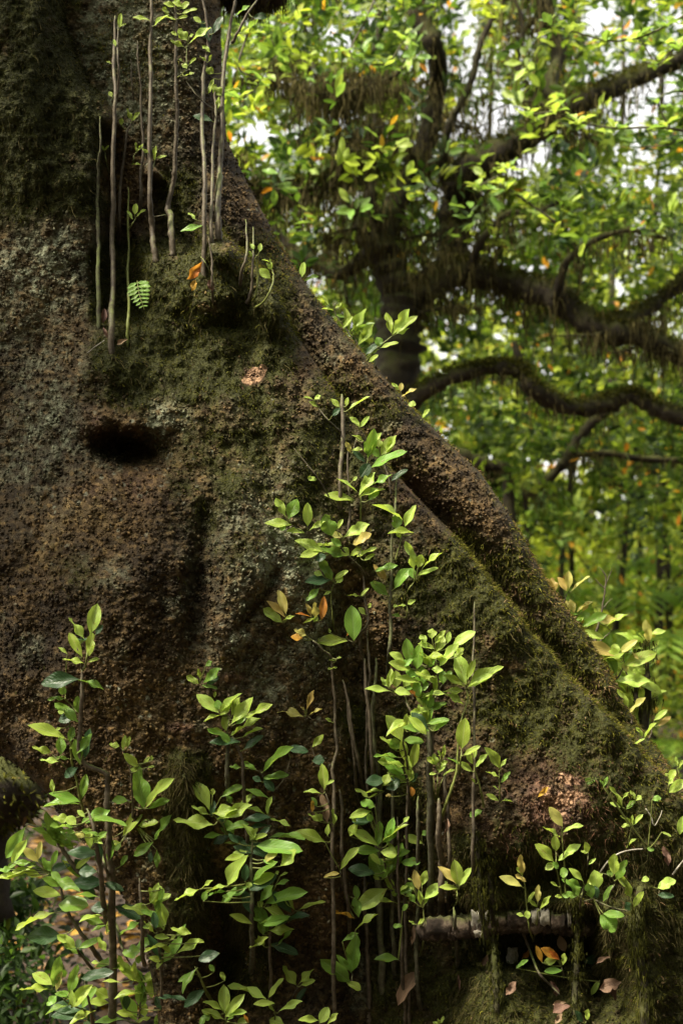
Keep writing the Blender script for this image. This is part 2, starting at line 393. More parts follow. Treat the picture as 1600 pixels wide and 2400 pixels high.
def dperp(c, px, py):
    s = (c(py + 25) - c(py - 25)) / 50.0
    return (c(py) - px) / np.sqrt(1 + s * s)
def rim(d, R, fall=0.007):
    q = np.clip(1 - d / R, 0, 1)
    r = R * (1 - np.sqrt(np.clip(1 - q * q, 0, 1))) * 0.001
    return r + np.where(d < 0, -d * fall, 0)
def moss_mask(px, py):
    n = fbm(px / 60, py / 60, 31, 4)
    m = 0.0
    m = np.maximum(m, 0.95 * boxm(px, py, 215, 690, 560, 960, 50))
    m = np.maximum(m, 0.55 * boxm(px, py, 380, 960, 880, 1260, 110))
    m = np.maximum(m, 0.75 * blob(px, py, 740, 1030, 150, 150))
    m = np.maximum(m, 1.15 * (1 - sstep(180, 300, px)) * (1 - sstep(400, 600, py)) * (px < xA(py) + 4))  # moss, raised to full here to darken the shaded upper-left mass
    m = np.maximum(m, 0.38 * (1 - sstep(330, 490, px)) * (1 - sstep(150, 380, py)) * (px > xA(py)))
    m = np.maximum(m, 0.85 * blob(px, py, 430, 470, 60, 90) + 0.7 * blob(px, py, 520, 570, 45, 40))
    d = dperp(xA, px, py)
    m = np.maximum(m, 0.8 * sstep(1180, 1350, py) * (1 - sstep(160, 260, d)))
    m = np.maximum(m, 1.1 * blob(px, py, 1225, 1640, 150, 120))
    m = np.maximum(m, 0.95 * sstep(1860, 2020, py) * sstep(1020, 1100, px))
    m = np.maximum(m, 0.9 * boxm(px, py, 385, 495, 1760, 2190, 25) + 0.9 * boxm(px, py, 520, 640, 2040, 2360, 25))
    m = np.maximum(m, 0.95 * sstep(2230, 2330, py) * sstep(930, 1060, px))
    dB = dperp(xB, px, py)
    m = np.maximum(m, 0.75 * (1 - sstep(6, 34, dB)) * sstep(1050, 1300, py))
    m = np.maximum(m, 0.5 * (1 - sstep(0, 40, dB)) * (1 - sstep(900, 1300, py)) * sstep(500, 650, py))
    m = np.maximum(m, 0.42 * blob(px, py, 560, 1230, 80, 180) + 0.35 * blob(px, py, 180, 1340, 90, 60))
    m = np.maximum(m, 0.55 * (1 - sstep(60, 130, np.abs(px - xR(py) - 10))) * sstep(1500, 1700, py))
    m = m * (1 - 0.9 * blob(px, py, 1290, 1850, 110, 60)) * (1 - 0.9 * blob(px, py, 592, 885, 30, 26))
    m = m * (1 - 0.8 * blob(px, py, 392, 968, 40, 60)) * (1 - 0.8 * blob(px, py, 688, 1305, 56, 54))
    return np.clip(m + 0.9 * (n - 0.5) * (0.25 + m) * 1.6, 0, 1)
def lichen_lit_mask(px, py):
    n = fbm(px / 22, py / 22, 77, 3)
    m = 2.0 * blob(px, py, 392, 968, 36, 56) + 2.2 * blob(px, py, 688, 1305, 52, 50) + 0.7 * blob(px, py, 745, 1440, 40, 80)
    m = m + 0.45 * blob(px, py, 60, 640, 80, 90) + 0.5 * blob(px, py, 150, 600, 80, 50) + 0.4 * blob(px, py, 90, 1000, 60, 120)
    m = m + 0.42 * blob(px, py, 620, 1230, 130, 150) + 0.95 * blob(px, py, 290, 130, 120, 220) * (px > xA(py)) + 0.25 * blob(px, py, 640, 1560, 160, 120) + 0.2 * blob(px, py, 120, 800, 120, 300) + 0.16 * sstep(0.56, 0.75, fbm(px / 70, py / 90, 78, 4)) * (1 - 0.7 * sstep(900, 1100, px))  # the far-trunk blob paints its lit bark lighter, over some olive growth
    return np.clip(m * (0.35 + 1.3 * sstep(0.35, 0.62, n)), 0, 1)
def red_mask(px, py):
    n = fbm(px / 26, py / 26, 91, 3)
    m = 0.75 * blob(px, py, 1310, 1860, 90, 75) + 0.35 * blob(px, py, 1240, 1960, 120, 50) + 2.6 * blob(px - (885 - py) * 0.7, py, 592, 885, 20, 26) + 2.0 * blob(px, py, 420, 1702, 20, 9) + 0.12 * blob(px, py, 1290, 1828, 36, 24) + 1.6 * blob(px, py, 545, 1590, 16, 10)
    m = m + 0.5 * blob(px, py, 215, 990, 25, 50) + 0.4 * blob(px, py, 690, 890, 40, 30) + 0.35 * blob(px, py, 960, 1150, 60, 40) + 0.35 * blob(px, py, 1430, 1950, 60, 160) + 0.25 * blob(px, py, 540, 1590, 40, 30)
    m = m + 0.35 * blob(px, py, 1180, 1430, 120, 60) + 0.25 * blob(px, py, 300, 1150, 120, 40)
    return np.clip(m * (0.4 + 1.2 * sstep(0.35, 0.6, n)), 0, 1)
def base_depth(px, py):
    """the large shapes: depth (world Y) of the bark"""
    dA, dB = dperp(xA, px, py), dperp(xB, px, py)
    A = YAe(py) + rim(dA, RAe(py), 0.03)
    A = A - 0.26 * np.exp(-((px - 330) / 380) ** 2 - ((py - 1380) / 620) ** 2)
    A = A - 0.08 * np.exp(-((px - 10) / 150) ** 2) * (1 - sstep(300, 900, py)) - 0.05 * blob(px, py, 150, 700, 120, 260)
    A = A - 0.08 * blob(px, py, 1200, 1900, 220, 200) - 0.05 * blob(px, py, 600, 1150, 150, 230)
    # hollows behind the upper sprouts
    cx = px + 26 * (fbm(px / 40, py / 60, 43, 3) - 0.5)
    A = A + 0.17 * boxm(cx, py, 235, 335, 300, 752, 30) + 0.13 * boxm(cx, py, 345, 470, 420, 588, 20)
    A = A - 0.05 * blob(px, py, 450, 690, 130, 90) - 0.06 * blob(px, py, 520, 590, 45, 28) - 0.06 * blob(px, py, 290, 860, 100, 80)
    A = A + 0.035 * blob(px, py, 535, 762, 45, 22) - 0.05 * blob(px, py, 640, 720, 50, 50)
    # the black hole
    hx = px + 16 * (fbm(px / 30, py / 30, 41, 3) - 0.5); hy = py + 22 * (fbm(px / 34, py / 30, 42, 3) - 0.5)
    hd = (hx - 295) * 0.10
    A = A + 0.17 * np.exp(-(np.sqrt(((hx - 292) / 66) ** 2 + ((hy - 1050 - hd) / 36) ** 2)) ** 2.2) + 0.05 * blob(px, py, 300, 1072, 85, 42)
    A = A - 0.035 * np.exp(-((px - 300) / 110) ** 2) * (1 - sstep(1000, 1030, hy)) * sstep(900, 990, py)
    # trough that holds the middle stems, deeper towards the ground
    w = np.interp(py, [1250, 1500, 1900, 2300, 2800], [40, 70, 105, 150, 170])
    dp = np.interp(py, [1250, 1450, 1700, 2050, 2300, 2800], [0.0, 0.06, 0.10, 0.22, 0.30, 0.30])
    A = A + dp * np.exp(-np.abs((px - xR(py) - 10) / w) ** 2.6)
    # niche with the log, mounds and root ribs at the lower right
    A = A + 0.16 * boxm(px, py, 985, 1400, 2135, 2265, 22) + 0.12 * blob(px, py, 1330, 2310, 120, 70)
    A = A - 0.10 * blob(px, py, 1130, 2420, 150, 130) + 0.08 * blob(px, py, 1270, 2060, 120, 60)
    A = A - 0.07 * np.exp(-((px - 1345 - 10 * np.sin(py / 40)) / 26) ** 2) * sstep(2060, 2150, py)
    A = A - 0.08 * np.exp(-((px - 1500 - 14 * np.sin(py / 70)) / 60) ** 2) * sstep(2020, 2200, py)
    # hanging moss swags on the left face
    A = A - 0.045 * np.exp(-((px - 442 - 8 * np.sin(py / 50)) / 38) ** 2) * sstep(1740, 1820, py) * (1 - sstep(2140, 2200, py))
    A = A - 0.08 * np.exp(-((px - 585 - 10 * np.sin(py / 60)) / 38) ** 2) * sstep(1980, 2080, py) * (1 - sstep(2290, 2370, py))
    A = A + 0.20 * blob(px, py, 540, 2260, 60, 140) + 0.12 * blob(px, py, 690, 2300, 110, 160)
    # rolls and muscles of the face
    A = A + 0.085 * (fbm(px / 150 + 0.15 * py / 190, py / 430, 3, 3) - 0.5) + 0.060 * (fbm(px / 62, py / 105, 4, 4) - 0.5)
    A = A + 0.05 * np.exp(-((px - 470 + (py - 1350) * 0.10) / 26) ** 2) * boxm(px, py, 0, 900, 1180, 1560, 60)
    A = A + 0.035 * np.exp(-((px - 630 + (py - 1370) * 0.6) / 22) ** 2) * boxm(px, py, 0, 900, 1330, 1480, 30)
    # left lower edge
    dL = px - xL(py)
    A = A + rim(dL * 0.8, 100)
    B = YBe(py) + rim(dB, RBe(py)) + 0.10 * sstep(60, 260, dB) * sstep(450, 900, py)
    B = B + 0.05 * ((px - 330) / 200.0) ** 2 * (1 - sstep(300, 520, py))
    B = B + 0.04 * (fbm(px / 120, py / 200, 8, 3) - 0.5)
    B = B + 0.045 * np.exp(-((px - xA(py) - 12) / 45.0) ** 2) * sstep(1080, 1230, py) * (1 - sstep(1680, 1800, py))
    k = 0.008
    h = np.clip(0.5 + 0.5 * (B - A) / k, 0, 1)
    return B * (1 - h) + A * h - k * h * (1 - h)
def full_depth(px, py):
    D = base_depth(px, py)
    mo = moss_mask(px, py)
    wx = px + 5 * (fbm(px / 14, py / 14, 51, 2) - 0.5); wy = py + 5 * (fbm(px / 14, py / 14, 52, 2) - 0.5)
    w1, id1 = worley(wx / 11.5, wy / 8.5, 21)
    w2, id2 = worley(wx / 24.0, wy / 18.0, 22)
    lump = (np.sqrt(np.clip(1 - w1 * w1, 0, 1)) - 0.55) * (0.55 + 0.9 * id1)
    lump2 = (0.6 - w2) * (0.5 + id2)
    amp = 1 - 0.45 * mo
    D = D - 0.0066 * lump * amp - 0.0075 * lump2 * amp * (0.4 + 1.2 * fbm(px / 55, py / 55, 53, 2))
    D = D - 0.014 * (fbm(px / 40, py / 30, 12, 3) - 0.5) - mo * 0.022 * (fbm(px / 16, py / 16, 13, 3) - 0.35)
    return D, mo, id1
def grid_axis(lo, a, b, hi, fine, coarse):
    return np.concatenate([np.arange(lo, a, coarse), np.arange(a, b, fine), np.arange(b, hi + coarse, coarse)])
gx = grid_axis(-420, -8, 1608, 2050, 2.5, 14.0)
gy = grid_axis(-640, -8, 2408, 2760, 2.5, 14.0)
GX, GY = np.meshgrid(gx, gy)
D, MO, ID = full_depth(GX, GY)
inside = (GX < xB(GY) + 64) & (GX > xL(GY) - 55)
xb, xl = xB(GY), xL(GY)
over = np.maximum(GX - xb, 0); under = np.maximum(xl - GX, 0)
PXs = GX - over * 1.25 + under * 1.25
V = P(PXs, GY, D)
idx = -np.ones(GX.shape, dtype=np.int64)
ok = inside
cells = ok[:-1, :-1] & ok[1:, :-1] & ok[:-1, 1:] & ok[1:, 1:]
used = np.zeros_like(ok)
used[:-1, :-1] |= cells; used[1:, :-1] |= cells; used[:-1, 1:] |= cells; used[1:, 1:] |= cells
idx[used] = np.arange(used.sum())
ci, cj = np.nonzero(cells)
F = np.stack([idx[ci, cj], idx[ci + 1, cj], idx[ci + 1, cj + 1], idx[ci, cj + 1]], axis=1)
tree = empty("buttressed_tree", P(700, 2740, 0.2), "huge old tree trunk with flaring mossy buttress roots filling the frame", "tree")
def child_local(o, parent):
    """mesh built in world coordinates, hung under an unrotated empty"""
    o.parent = parent
    o.location = (-parent.location.x, -parent.location.y, -parent.location.z)
me = mesh_from("trunk", V[used], F, M['bark'])
LI, RE = lichen_lit_mask(GX, GY), red_mask(GX, GY)
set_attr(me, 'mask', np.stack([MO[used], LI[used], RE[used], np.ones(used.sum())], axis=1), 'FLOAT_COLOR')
set_attr(me, 'grain', ID[used])
o = link("trunk", me); child_local(o, tree)

# surface lookup: grid arrays for scattering and for rooting the sprouts
Vn = np.zeros_like(V)
dxv = np.gradient(V, axis=1); dyv = np.gradient(V, axis=0)
Vn = np.cross(dyv, dxv); AREA = np.linalg.norm(Vn, axis=2); Vn /= np.linalg.norm(Vn, axis=2)[..., None] + 1e-12
Vn[Vn[..., 1] > 0] *= -1
def surf(px, py):
    """smooth depth of the trunk under a pixel (no bark lumps)"""
    return float(base_depth(np.array([float(px)]), np.array([float(py)]))[0])

# ---- moss: tens of thousands of small blades standing and drooping on the bark
def blades(name, n, weight, length, width, mat, parent, tone_f, droop=0.6, seed=1, lift=0.9, curl=True):
    g = np.random.default_rng(seed)
    w = (weight * ok).ravel()
    dA = np.clip(AREA, 0, 1.2e-4).ravel()
    w = w * dA; w = w / w.sum()
    ids = g.choice(w.size, size=n, p=w)
    p = V.reshape(-1, 3)[ids] + g.normal(size=(n, 3)) * 0.0018
    nn = Vn.reshape(-1, 3)[ids]
    L = length[0] + (length[1] - length[0]) * g.random(n) ** 2.0
    d = nn * lift + g.normal(size=(n, 3)) * 0.55 + np.array([0, 0, -droop])
    d /= np.linalg.norm(d, axis=1)[:, None]
    side = np.cross(d, g.normal(size=(n, 3))); side /= np.linalg.norm(side, axis=1)[:, None] + 1e-9
    W = width * (0.6 + 0.8 * g.random(n))
    p = p - nn * 0.002
    a = p - side * W[:, None] * .5; b = p + side * W[:, None] * .5
    c = p + d * (L * .55)[:, None]
    e = c + (d * 0.5 + np.array([0, 0, -0.6]) + g.normal(size=(n, 3)) * 0.3) * (L * .5)[:, None]
    c2 = c + side * W[:, None] * .9
    vv = np.stack([a, b, c2, c, e], axis=1).reshape(-1, 3)
    k = np.arange(n)[:, None] * 5
    T = np.concatenate([k + [0, 1, 2], k + [0, 2, 3], k + [3, 2, 4]])
    me = mesh_from(name, vv, T, mat, False)
    tone = np.clip(tone_f(GX.ravel()[ids], GY.ravel()[ids], g), 0, 1)
    set_attr(me, 'tone', np.repeat(tone, 5))
    o = link(name, me, kind='stuff'); child_local(o, parent)
    return o
def tone_moss_light(px, py, g):
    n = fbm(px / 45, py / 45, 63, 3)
    edge = 0.30 * (1 - sstep(5, 60, dperp(xB, px, py))) + 0.22 * (1 - sstep(5, 70, dperp(xA, px, py))) + 0.2 * blob(px, py, 1225, 1640, 140, 110) + 0.35 * (1 - sstep(330, 480, px)) * (1 - sstep(200, 400, py)) * (px > xA(py))  # light painted into the moss tone: ridge crests and lit far trunk
    lobe_shade = (1 - sstep(200, 320, px)) * (1 - sstep(400, 600, py)) * (px < xA(py) + 4)  # shade of the upper-left mass, painted as darker moss tone
    return 0.10 + 0.55 * n * (1 - 0.7 * lobe_shade) - 0.08 * lobe_shade + edge * 0.8 * (1 - lobe_shade) + g.normal(size=len(px)) * 0.14 + (g.random(len(px)) > 0.965) * 0.4
infr = ((GX > -60) & (GX < 1660) & (GY > -60) & (GY < 2460)).astype(float)
blades("moss", 170000, sstep(0.25, 0.7, MO) * infr + 0.02 * infr, (0.005, 0.017), 0.0016, M['moss'], tree, tone_moss_light, 0.5, 2)
blades("moss_fringe", 26000, sstep(0.6, 0.9, MO) * infr * (0.25 + boxm(GX, GY, 380, 650, 1760, 2370, 30) * 3 + sstep(1900, 2100, GY) * sstep(1000, 1100, GX) * 1.0), (0.012, 0.040), 0.0013, M['hang'], tree,
       lambda a, b, g: 0.25 + 0.5 * fbm(a / 50, b / 50, 64, 3) + g.normal(size=len(a)) * 0.12, 1.3, 3, 0.8)
blades("red_rootlets", 4500, RE * infr * sstep(1700, 1760, GY), (0.006, 0.022), 0.0010, M['root'], tree, lambda a, b, g: g.random(len(a)) ** 1.6, 0.6, 4, 0.5)
# bark flakes: small crumbs standing off the bark
def flakes():
    g = np.random.default_rng(9)
    w = (np.clip(1 - MO * 1.1, 0.03, 1) * infr * ok).ravel(); w /= w.sum()
    n = 22000
    ids = g.choice(w.size, size=n, p=w)
    p = V.reshape(-1, 3)[ids]; nn = Vn.reshape(-1, 3)[ids]
    t1 = np.cross(nn, g.normal(size=(n, 3))); t1 /= np.linalg.norm(t1, axis=1)[:, None]
    t2 = np.cross(nn, t1)
    s = (0.0018 + 0.0036 * g.random(n) ** 2)[:, None]
    tilt = nn * s * (0.2 + 0.9 * g.random((n, 1)))
    top = p + nn * s * 0.8
    vv = np.stack([top + t1 * s * 1.2 + tilt, top + t2 * s, top - t1 * s * 1.2, top - t2 * s * .8, p - nn * 0.003], axis=1).reshape(-1, 3)
    k = np.arange(n)[:, None] * 5
    T = np.concatenate([k + [0, 1, 2], k + [0, 2, 3], k + [0, 4, 1], k + [1, 4, 2], k + [2, 4, 3], k + [3, 4, 0]])
    me = mesh_from("bark_flakes", vv, T, M['bark'], False)
    def rep(a): return np.repeat(a.ravel()[ids], 5)
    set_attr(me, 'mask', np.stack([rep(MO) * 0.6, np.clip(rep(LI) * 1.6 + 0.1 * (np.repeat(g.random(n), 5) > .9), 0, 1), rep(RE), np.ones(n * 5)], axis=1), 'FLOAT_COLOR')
    set_attr(me, 'grain', np.repeat(0.25 + 0.75 * g.random(n), 5))
    o = link("bark_flakes", me, kind='stuff'); child_local(o, tree)
flakes()

# the bough of the same tree that crosses the top of the frame
def tube_px(pts, sides=9, rough=0.12, seed=0, n=6):
    """pts: (px, py, Y, r_px)"""
    q = spline(pts, n)
    path = P(q[:, 0], q[:, 1], q[:, 2])
    return tube_arrays(path, mm(q[:, 3], q[:, 2]), sides, rough, seed)
bough_pts = [(380, -190, 0.40, 120), (500, -110, 0.42, 110), (590, -55, 0.46, 85), (640, -60, 0.52, 62), (720, -130, 0.60, 60), (860, -330, 0.8, 60), (1100, -520, 1.1, 50)]
o = link("bough", multi_mesh("bough", [tube_px(bough_pts, 18, 0.10, 5, 12)], M['limb'])); child_local(o, tree)

def hanging(name, anchors, n_per, length, width, parent, seed=0, mat='hang', seg=3, spread=0.05):
    """ribbons of moss that hang from anchor points; anchors (k,3)"""
    g = np.random.default_rng(seed)
    k0 = np.asarray(anchors); wgt = g.random(len(k0)) ** 2.5; lm = 0.15 + 0.85 * g.random(len(k0)) ** 1.5
    ids = g.choice(len(k0), size=len(k0) * n_per, p=wgt / wgt.sum()); a = k0[ids]; n = len(a)
    a = a + g.normal(size=(n, 3)) * spread * np.array([1, 1, 0.35])
    L = (length[0] + (length[1] - length[0]) * g.random(n) ** 3.0) * (lm[ids] if length[1] > 0.1 else 1.0)
    W = width * (0.5 + g.random(n))
    ang = g.random(n) * math.pi
    s = np.stack([np.cos(ang), np.sin(ang), 0 * ang], axis=1)
    vs = []
    p = a.copy()
    drift = g.normal(size=(n, 3)) * 0.16
    for i in range(seg + 1):
        w = W * (1 - i / seg) ** 0.7 * (1 + 0.4 * g.normal(size=n))
        vs += [p - s * w[:, None] * .5, p + s * w[:, None] * .5]
        p = p + (np.array([0, 0, -1.0]) + drift + g.normal(size=(n, 3)) * 0.12) * (L / seg)[:, None]
    k2 = (seg + 1) * 2
    vv = np.stack(vs, axis=1).reshape(-1, 3)
    k = np.arange(n)[:, None] * k2
    T = np.concatenate([k + [2 * i, 2 * i + 1, 2 * i + 3] for i in range(seg)] + [k + [2 * i, 2 * i + 3, 2 * i + 2] for i in range(seg)])
    me = mesh_from(name, vv, T, M[mat], False)
    set_attr(me, 'tone', np.repeat(g.random(n) if mat == 'hang' else 0.1 + 0.5 * g.random(n), k2))
    o = link(name, me, kind='stuff')
    if parent is not None: child_local(o, parent)
    return o
def added_shade_crown():  # unseen leaf clump above the frame, added to shade the upper-left mass
    g = np.random.default_rng(77); n = 900
    c = np.array([-1.58, -0.72, 3.30]) + g.normal(size=(n, 3)) * np.array([0.18, 0.18, 0.13])
    return c, g.normal(size=(n, 3)) + np.array([0, 0, .3]), g.normal(size=(n, 3)) * .6 + np.array([0, 0, 1.0]), g.uniform(.07, .11, n), np.clip(.35 + .15 * g.normal(size=n), 0, .9)
q = spline(bough_pts, 40)
anc = P(q[:, 0], q[:, 1] + q[:, 3] * 0.85, q[:, 2])
hanging("hanging_moss", anc, 22, (0.01, 0.055), 0.003, tree, 3, 'hang', 3, 0.02)
# ------------------------------------------------------------------ ground, litter
def ground_z(x, y):
    r = np.hypot(x, y)
    z = 0.055 * np.clip(y - 0.5, 0, 22) + 0.10 * (fbm(x / 1.7 + 40, y / 1.7 + 40, 201, 4) - 0.5)
    z = z + 0.5 * np.exp(-((x + 3.2) / 1.3) ** 2 - ((y - 3.5) / 2.2) ** 2)
    z = z + 1.6 * (fbm(x / 14 + 9, y / 14 + 9, 202, 3) - 0.5) * sstep(9, 25, r)
    return z - 0.02
def make_ground():
    ax = np.concatenate([-np.geomspace(160, 8, 22)[:-1], np.linspace(-8, 8, 130), np.geomspace(8, 160, 22)[1:]])
    X, Y = np.meshgrid(ax, ax + 3)
    Z = ground_z(X, Y)
    Vv = np.stack([X, Y, Z], axis=2).reshape(-1, 3)
    n = len(ax); i = np.arange(n * n).reshape(n, n)
    Fq = np.stack([i[:-1, :-1], i[:-1, 1:], i[1:, 1:], i[1:, :-1]], axis=-1).reshape(-1, 4)
    link("forest_floor", mesh_from("forest_floor", Vv, Fq, M['soil']), kind='structure')
make_ground()

def leaf_cloud(name, C, Dv, Nv, L, W, tone, mat, parent=None, kind='stuff', fold=0.18, arch=0.12):
    """many leaves in one mesh: base C, direction Dv, normal Nv; six triangles each with a folded midrib"""
    n = len(C)
    Dv = Dv / (np.linalg.norm(Dv, axis=1)[:, None] + 1e-9)
    S = np.cross(Dv, Nv); S /= np.linalg.norm(S, axis=1)[:, None] + 1e-9
    Nn = np.cross(S, Dv)
    L = np.broadcast_to(L, n)[:, None]; W = np.broadcast_to(W, n)[:, None]
    def pt(u, v): return C + Dv * L * v + S * W * u + Nn * (abs(u) * W * fold * 2 - L * arch * v * v)
    vv = np.stack([pt(0, 0), pt(-.46, .33), pt(.46, .33), pt(0, .36), pt(-.36, .70), pt(.36, .70), pt(0, 1.0)], axis=1).reshape(-1, 3)
    k = np.arange(n)[:, None] * 7
    T = np.concatenate([k + t for t in ([0, 3, 1], [0, 2, 3], [1, 3, 4], [3, 2, 5], [3, 6, 4], [3, 5, 6])])
    me = mesh_from(name, vv, T, mat, False)
    set_attr(me, 'tone', np.repeat(np.clip(tone, 0, 1), 7))
    o = link(name, me)
    if kind: o['kind'] = kind
    if parent is not None: child_local(o, parent)
    return o
lc = added_shade_crown()
leaf_cloud('foliage', lc[0], lc[1], lc[2], lc[3], lc[3] * .45, lc[4], M['bgleaf'], tree)  # the added shading clump, out of view
o = link('bough', multi_mesh('bough', [tube_arrays(spline([(-0.75, 0.15, 3.1), (-1.0, -0.2, 3.2), (-1.3, -0.6, 3.22), (-1.6, -1.0, 3.3)], 6), np.linspace(.06, .015, 19), 8, .1, 3)], M['limb'])); child_local(o, tree)  # unseen branch added to carry the shading clump
def litter():
    g = np.random.default_rng(5); n = 26000
    r = 1.0 + 17 * g.random(n) ** 0.9; a = g.random(n) * math.pi * 1.3 - 0.3; r[:9000] = 0.8 + 6 * g.random(9000); a[:9000] = 1.57 + 1.3 * g.random(9000)
    x, y = r * np.cos(a), r * np.sin(a) * 1.0 - 0.5
    c = np.stack([x, y, ground_z(x, y) + 0.006 + 0.02 * g.random(n)], axis=1)
    ang = g.random(n) * 6.283
    d = np.stack([np.cos(ang), np.sin(ang), g.normal(size=n) * .22], axis=1)
    nn = np.stack([g.normal(size=n) * .45, g.normal(size=n) * .45, np.ones(n)], axis=1)
    L = 0.05 + 0.05 * g.random(n)
    leaf_cloud("leaf_litter", c, d, nn, L, L * .45, g.beta(1.6, 1.5, n), M['litter'])
litter()
# ------------------------------------------------------------------ leaves that are objects of their own
def leaf_mesh(name, w_prof, arch, fold, wave, bites, seed, tip_pow=1.0):
    """unit leaf: length 1 along +Y, half-width 0.5 along X, upper side +Z"""
    g = random.Random(seed)
    rows, us = 10, (-1, -0.5, 0, 0.5, 1)
    vs, uv = [], []
    for i in range(rows):
        t = i / (rows - 1)
        if t < 0.085: hw = 0.012
        tt = max(0.0, (t - 0.06) / 0.94)
        hw = 0.5 * (math.sin(math.pi * tt ** w_prof) ** 0.62 if 0 < tt < 1 else 0.0)
        hw = max(hw, 0.014 if t < 0.1 else 0.004)
        for u in us:
            h2 = hw
            for (bt, bs, bd, bw) in bites:
                if (u > 0) == (bs > 0) and u != 0: h2 *= 1 - bd * math.exp(-((t - bt) / bw) ** 2)
            z = fold * abs(u) * hw - arch * t * t + wave * math.sin(t * 9 + u * 1.5 + seed) * abs(u) * hw * 2
            vs.append((u * h2 + 0.02 * math.sin(t * 3 + seed), t, z)); uv.append((0.5 + 0.5 * u, t))
    f = []
    for i in range(rows - 1):
        for j in range(4):
            a = i * 5 + j; b = a + 5
            if i == rows - 2: f.append((a, a + 1, b + 1, b))
            else: f.append((a, a + 1, b + 1, b))
    me = bpy.data.meshes.new(name); me.from_pydata(vs, [], f); me.update()
    l = me.uv_layers.new(name="UVMap")
    for lp in me.loops: l.data[lp.index].uv = uv[lp.vertex_index]
    me.polygons.foreach_set("use_smooth", [True] * len(me.polygons))
    me.materials.append(None)
    return me
LEAVES = [leaf_mesh("leaf", 0.95, 0.10, 0.16, 0.05, [], 1), leaf_mesh("leaf", 1.12, 0.20, 0.28, 0.08, [], 2), leaf_mesh("leaf", 0.9, 0.04, 0.14, 0.14, [(0.7, 1, 0.55, 0.10)], 3),
          leaf_mesh("leaf", 1.2, 0.15, 0.2, 0.12, [(0.55, -1, 0.5, 0.09), (0.85, 1, 0.5, 0.08)], 4), leaf_mesh("leaf", 1.0, -0.06, 0.15, 0.16, [], 5), leaf_mesh("leaf", 0.95, 0.26, 0.3, 0.08, [(0.8, -1, 0.35, 0.12)], 6),
          leaf_mesh("leaf", 0.88, 0.06, 0.15, 0.06, [], 8)]
LR = random.Random(99)
def add_leaf(parent, base, dirv, L, W, kind, upv, roll=0.0, var=None, name="leaf"):
    """base: world point; dirv: unit direction; upv: rough normal of the upper side"""
    Y = Vector(dirv).normalized(); Z = Vector(upv); Z = (Z - Y * Z.dot(Y))
    if Z.length < 1e-4: Z = Vector((0, -1, 0)) - Y * Vector((0, -1, 0)).dot(Y)
    Z.normalize()
    Z = Matrix.Rotation(roll, 3, Y) @ Z
    X = Y.cross(Z)
    o = bpy.data.objects.new(name, var if var is not None else LEAVES[min(int(abs(LR.gauss(0, 1)) * 3.0), len(LEAVES) - 1) if kind != 'd' else LR.choice((0, 1, 6))])
    coll.objects.link(o); o.parent = parent
    o.material_slots[0].link = 'OBJECT'; o.material_slots[0].material = LM[kind]
    R = Matrix((X, Y, Z)).transposed().to_4x4() @ Matrix.Diagonal((W, L, L * 0.8, 1))
    o.matrix_basis = Matrix.Translation(Vector(base) - parent.location) @ R
    return o

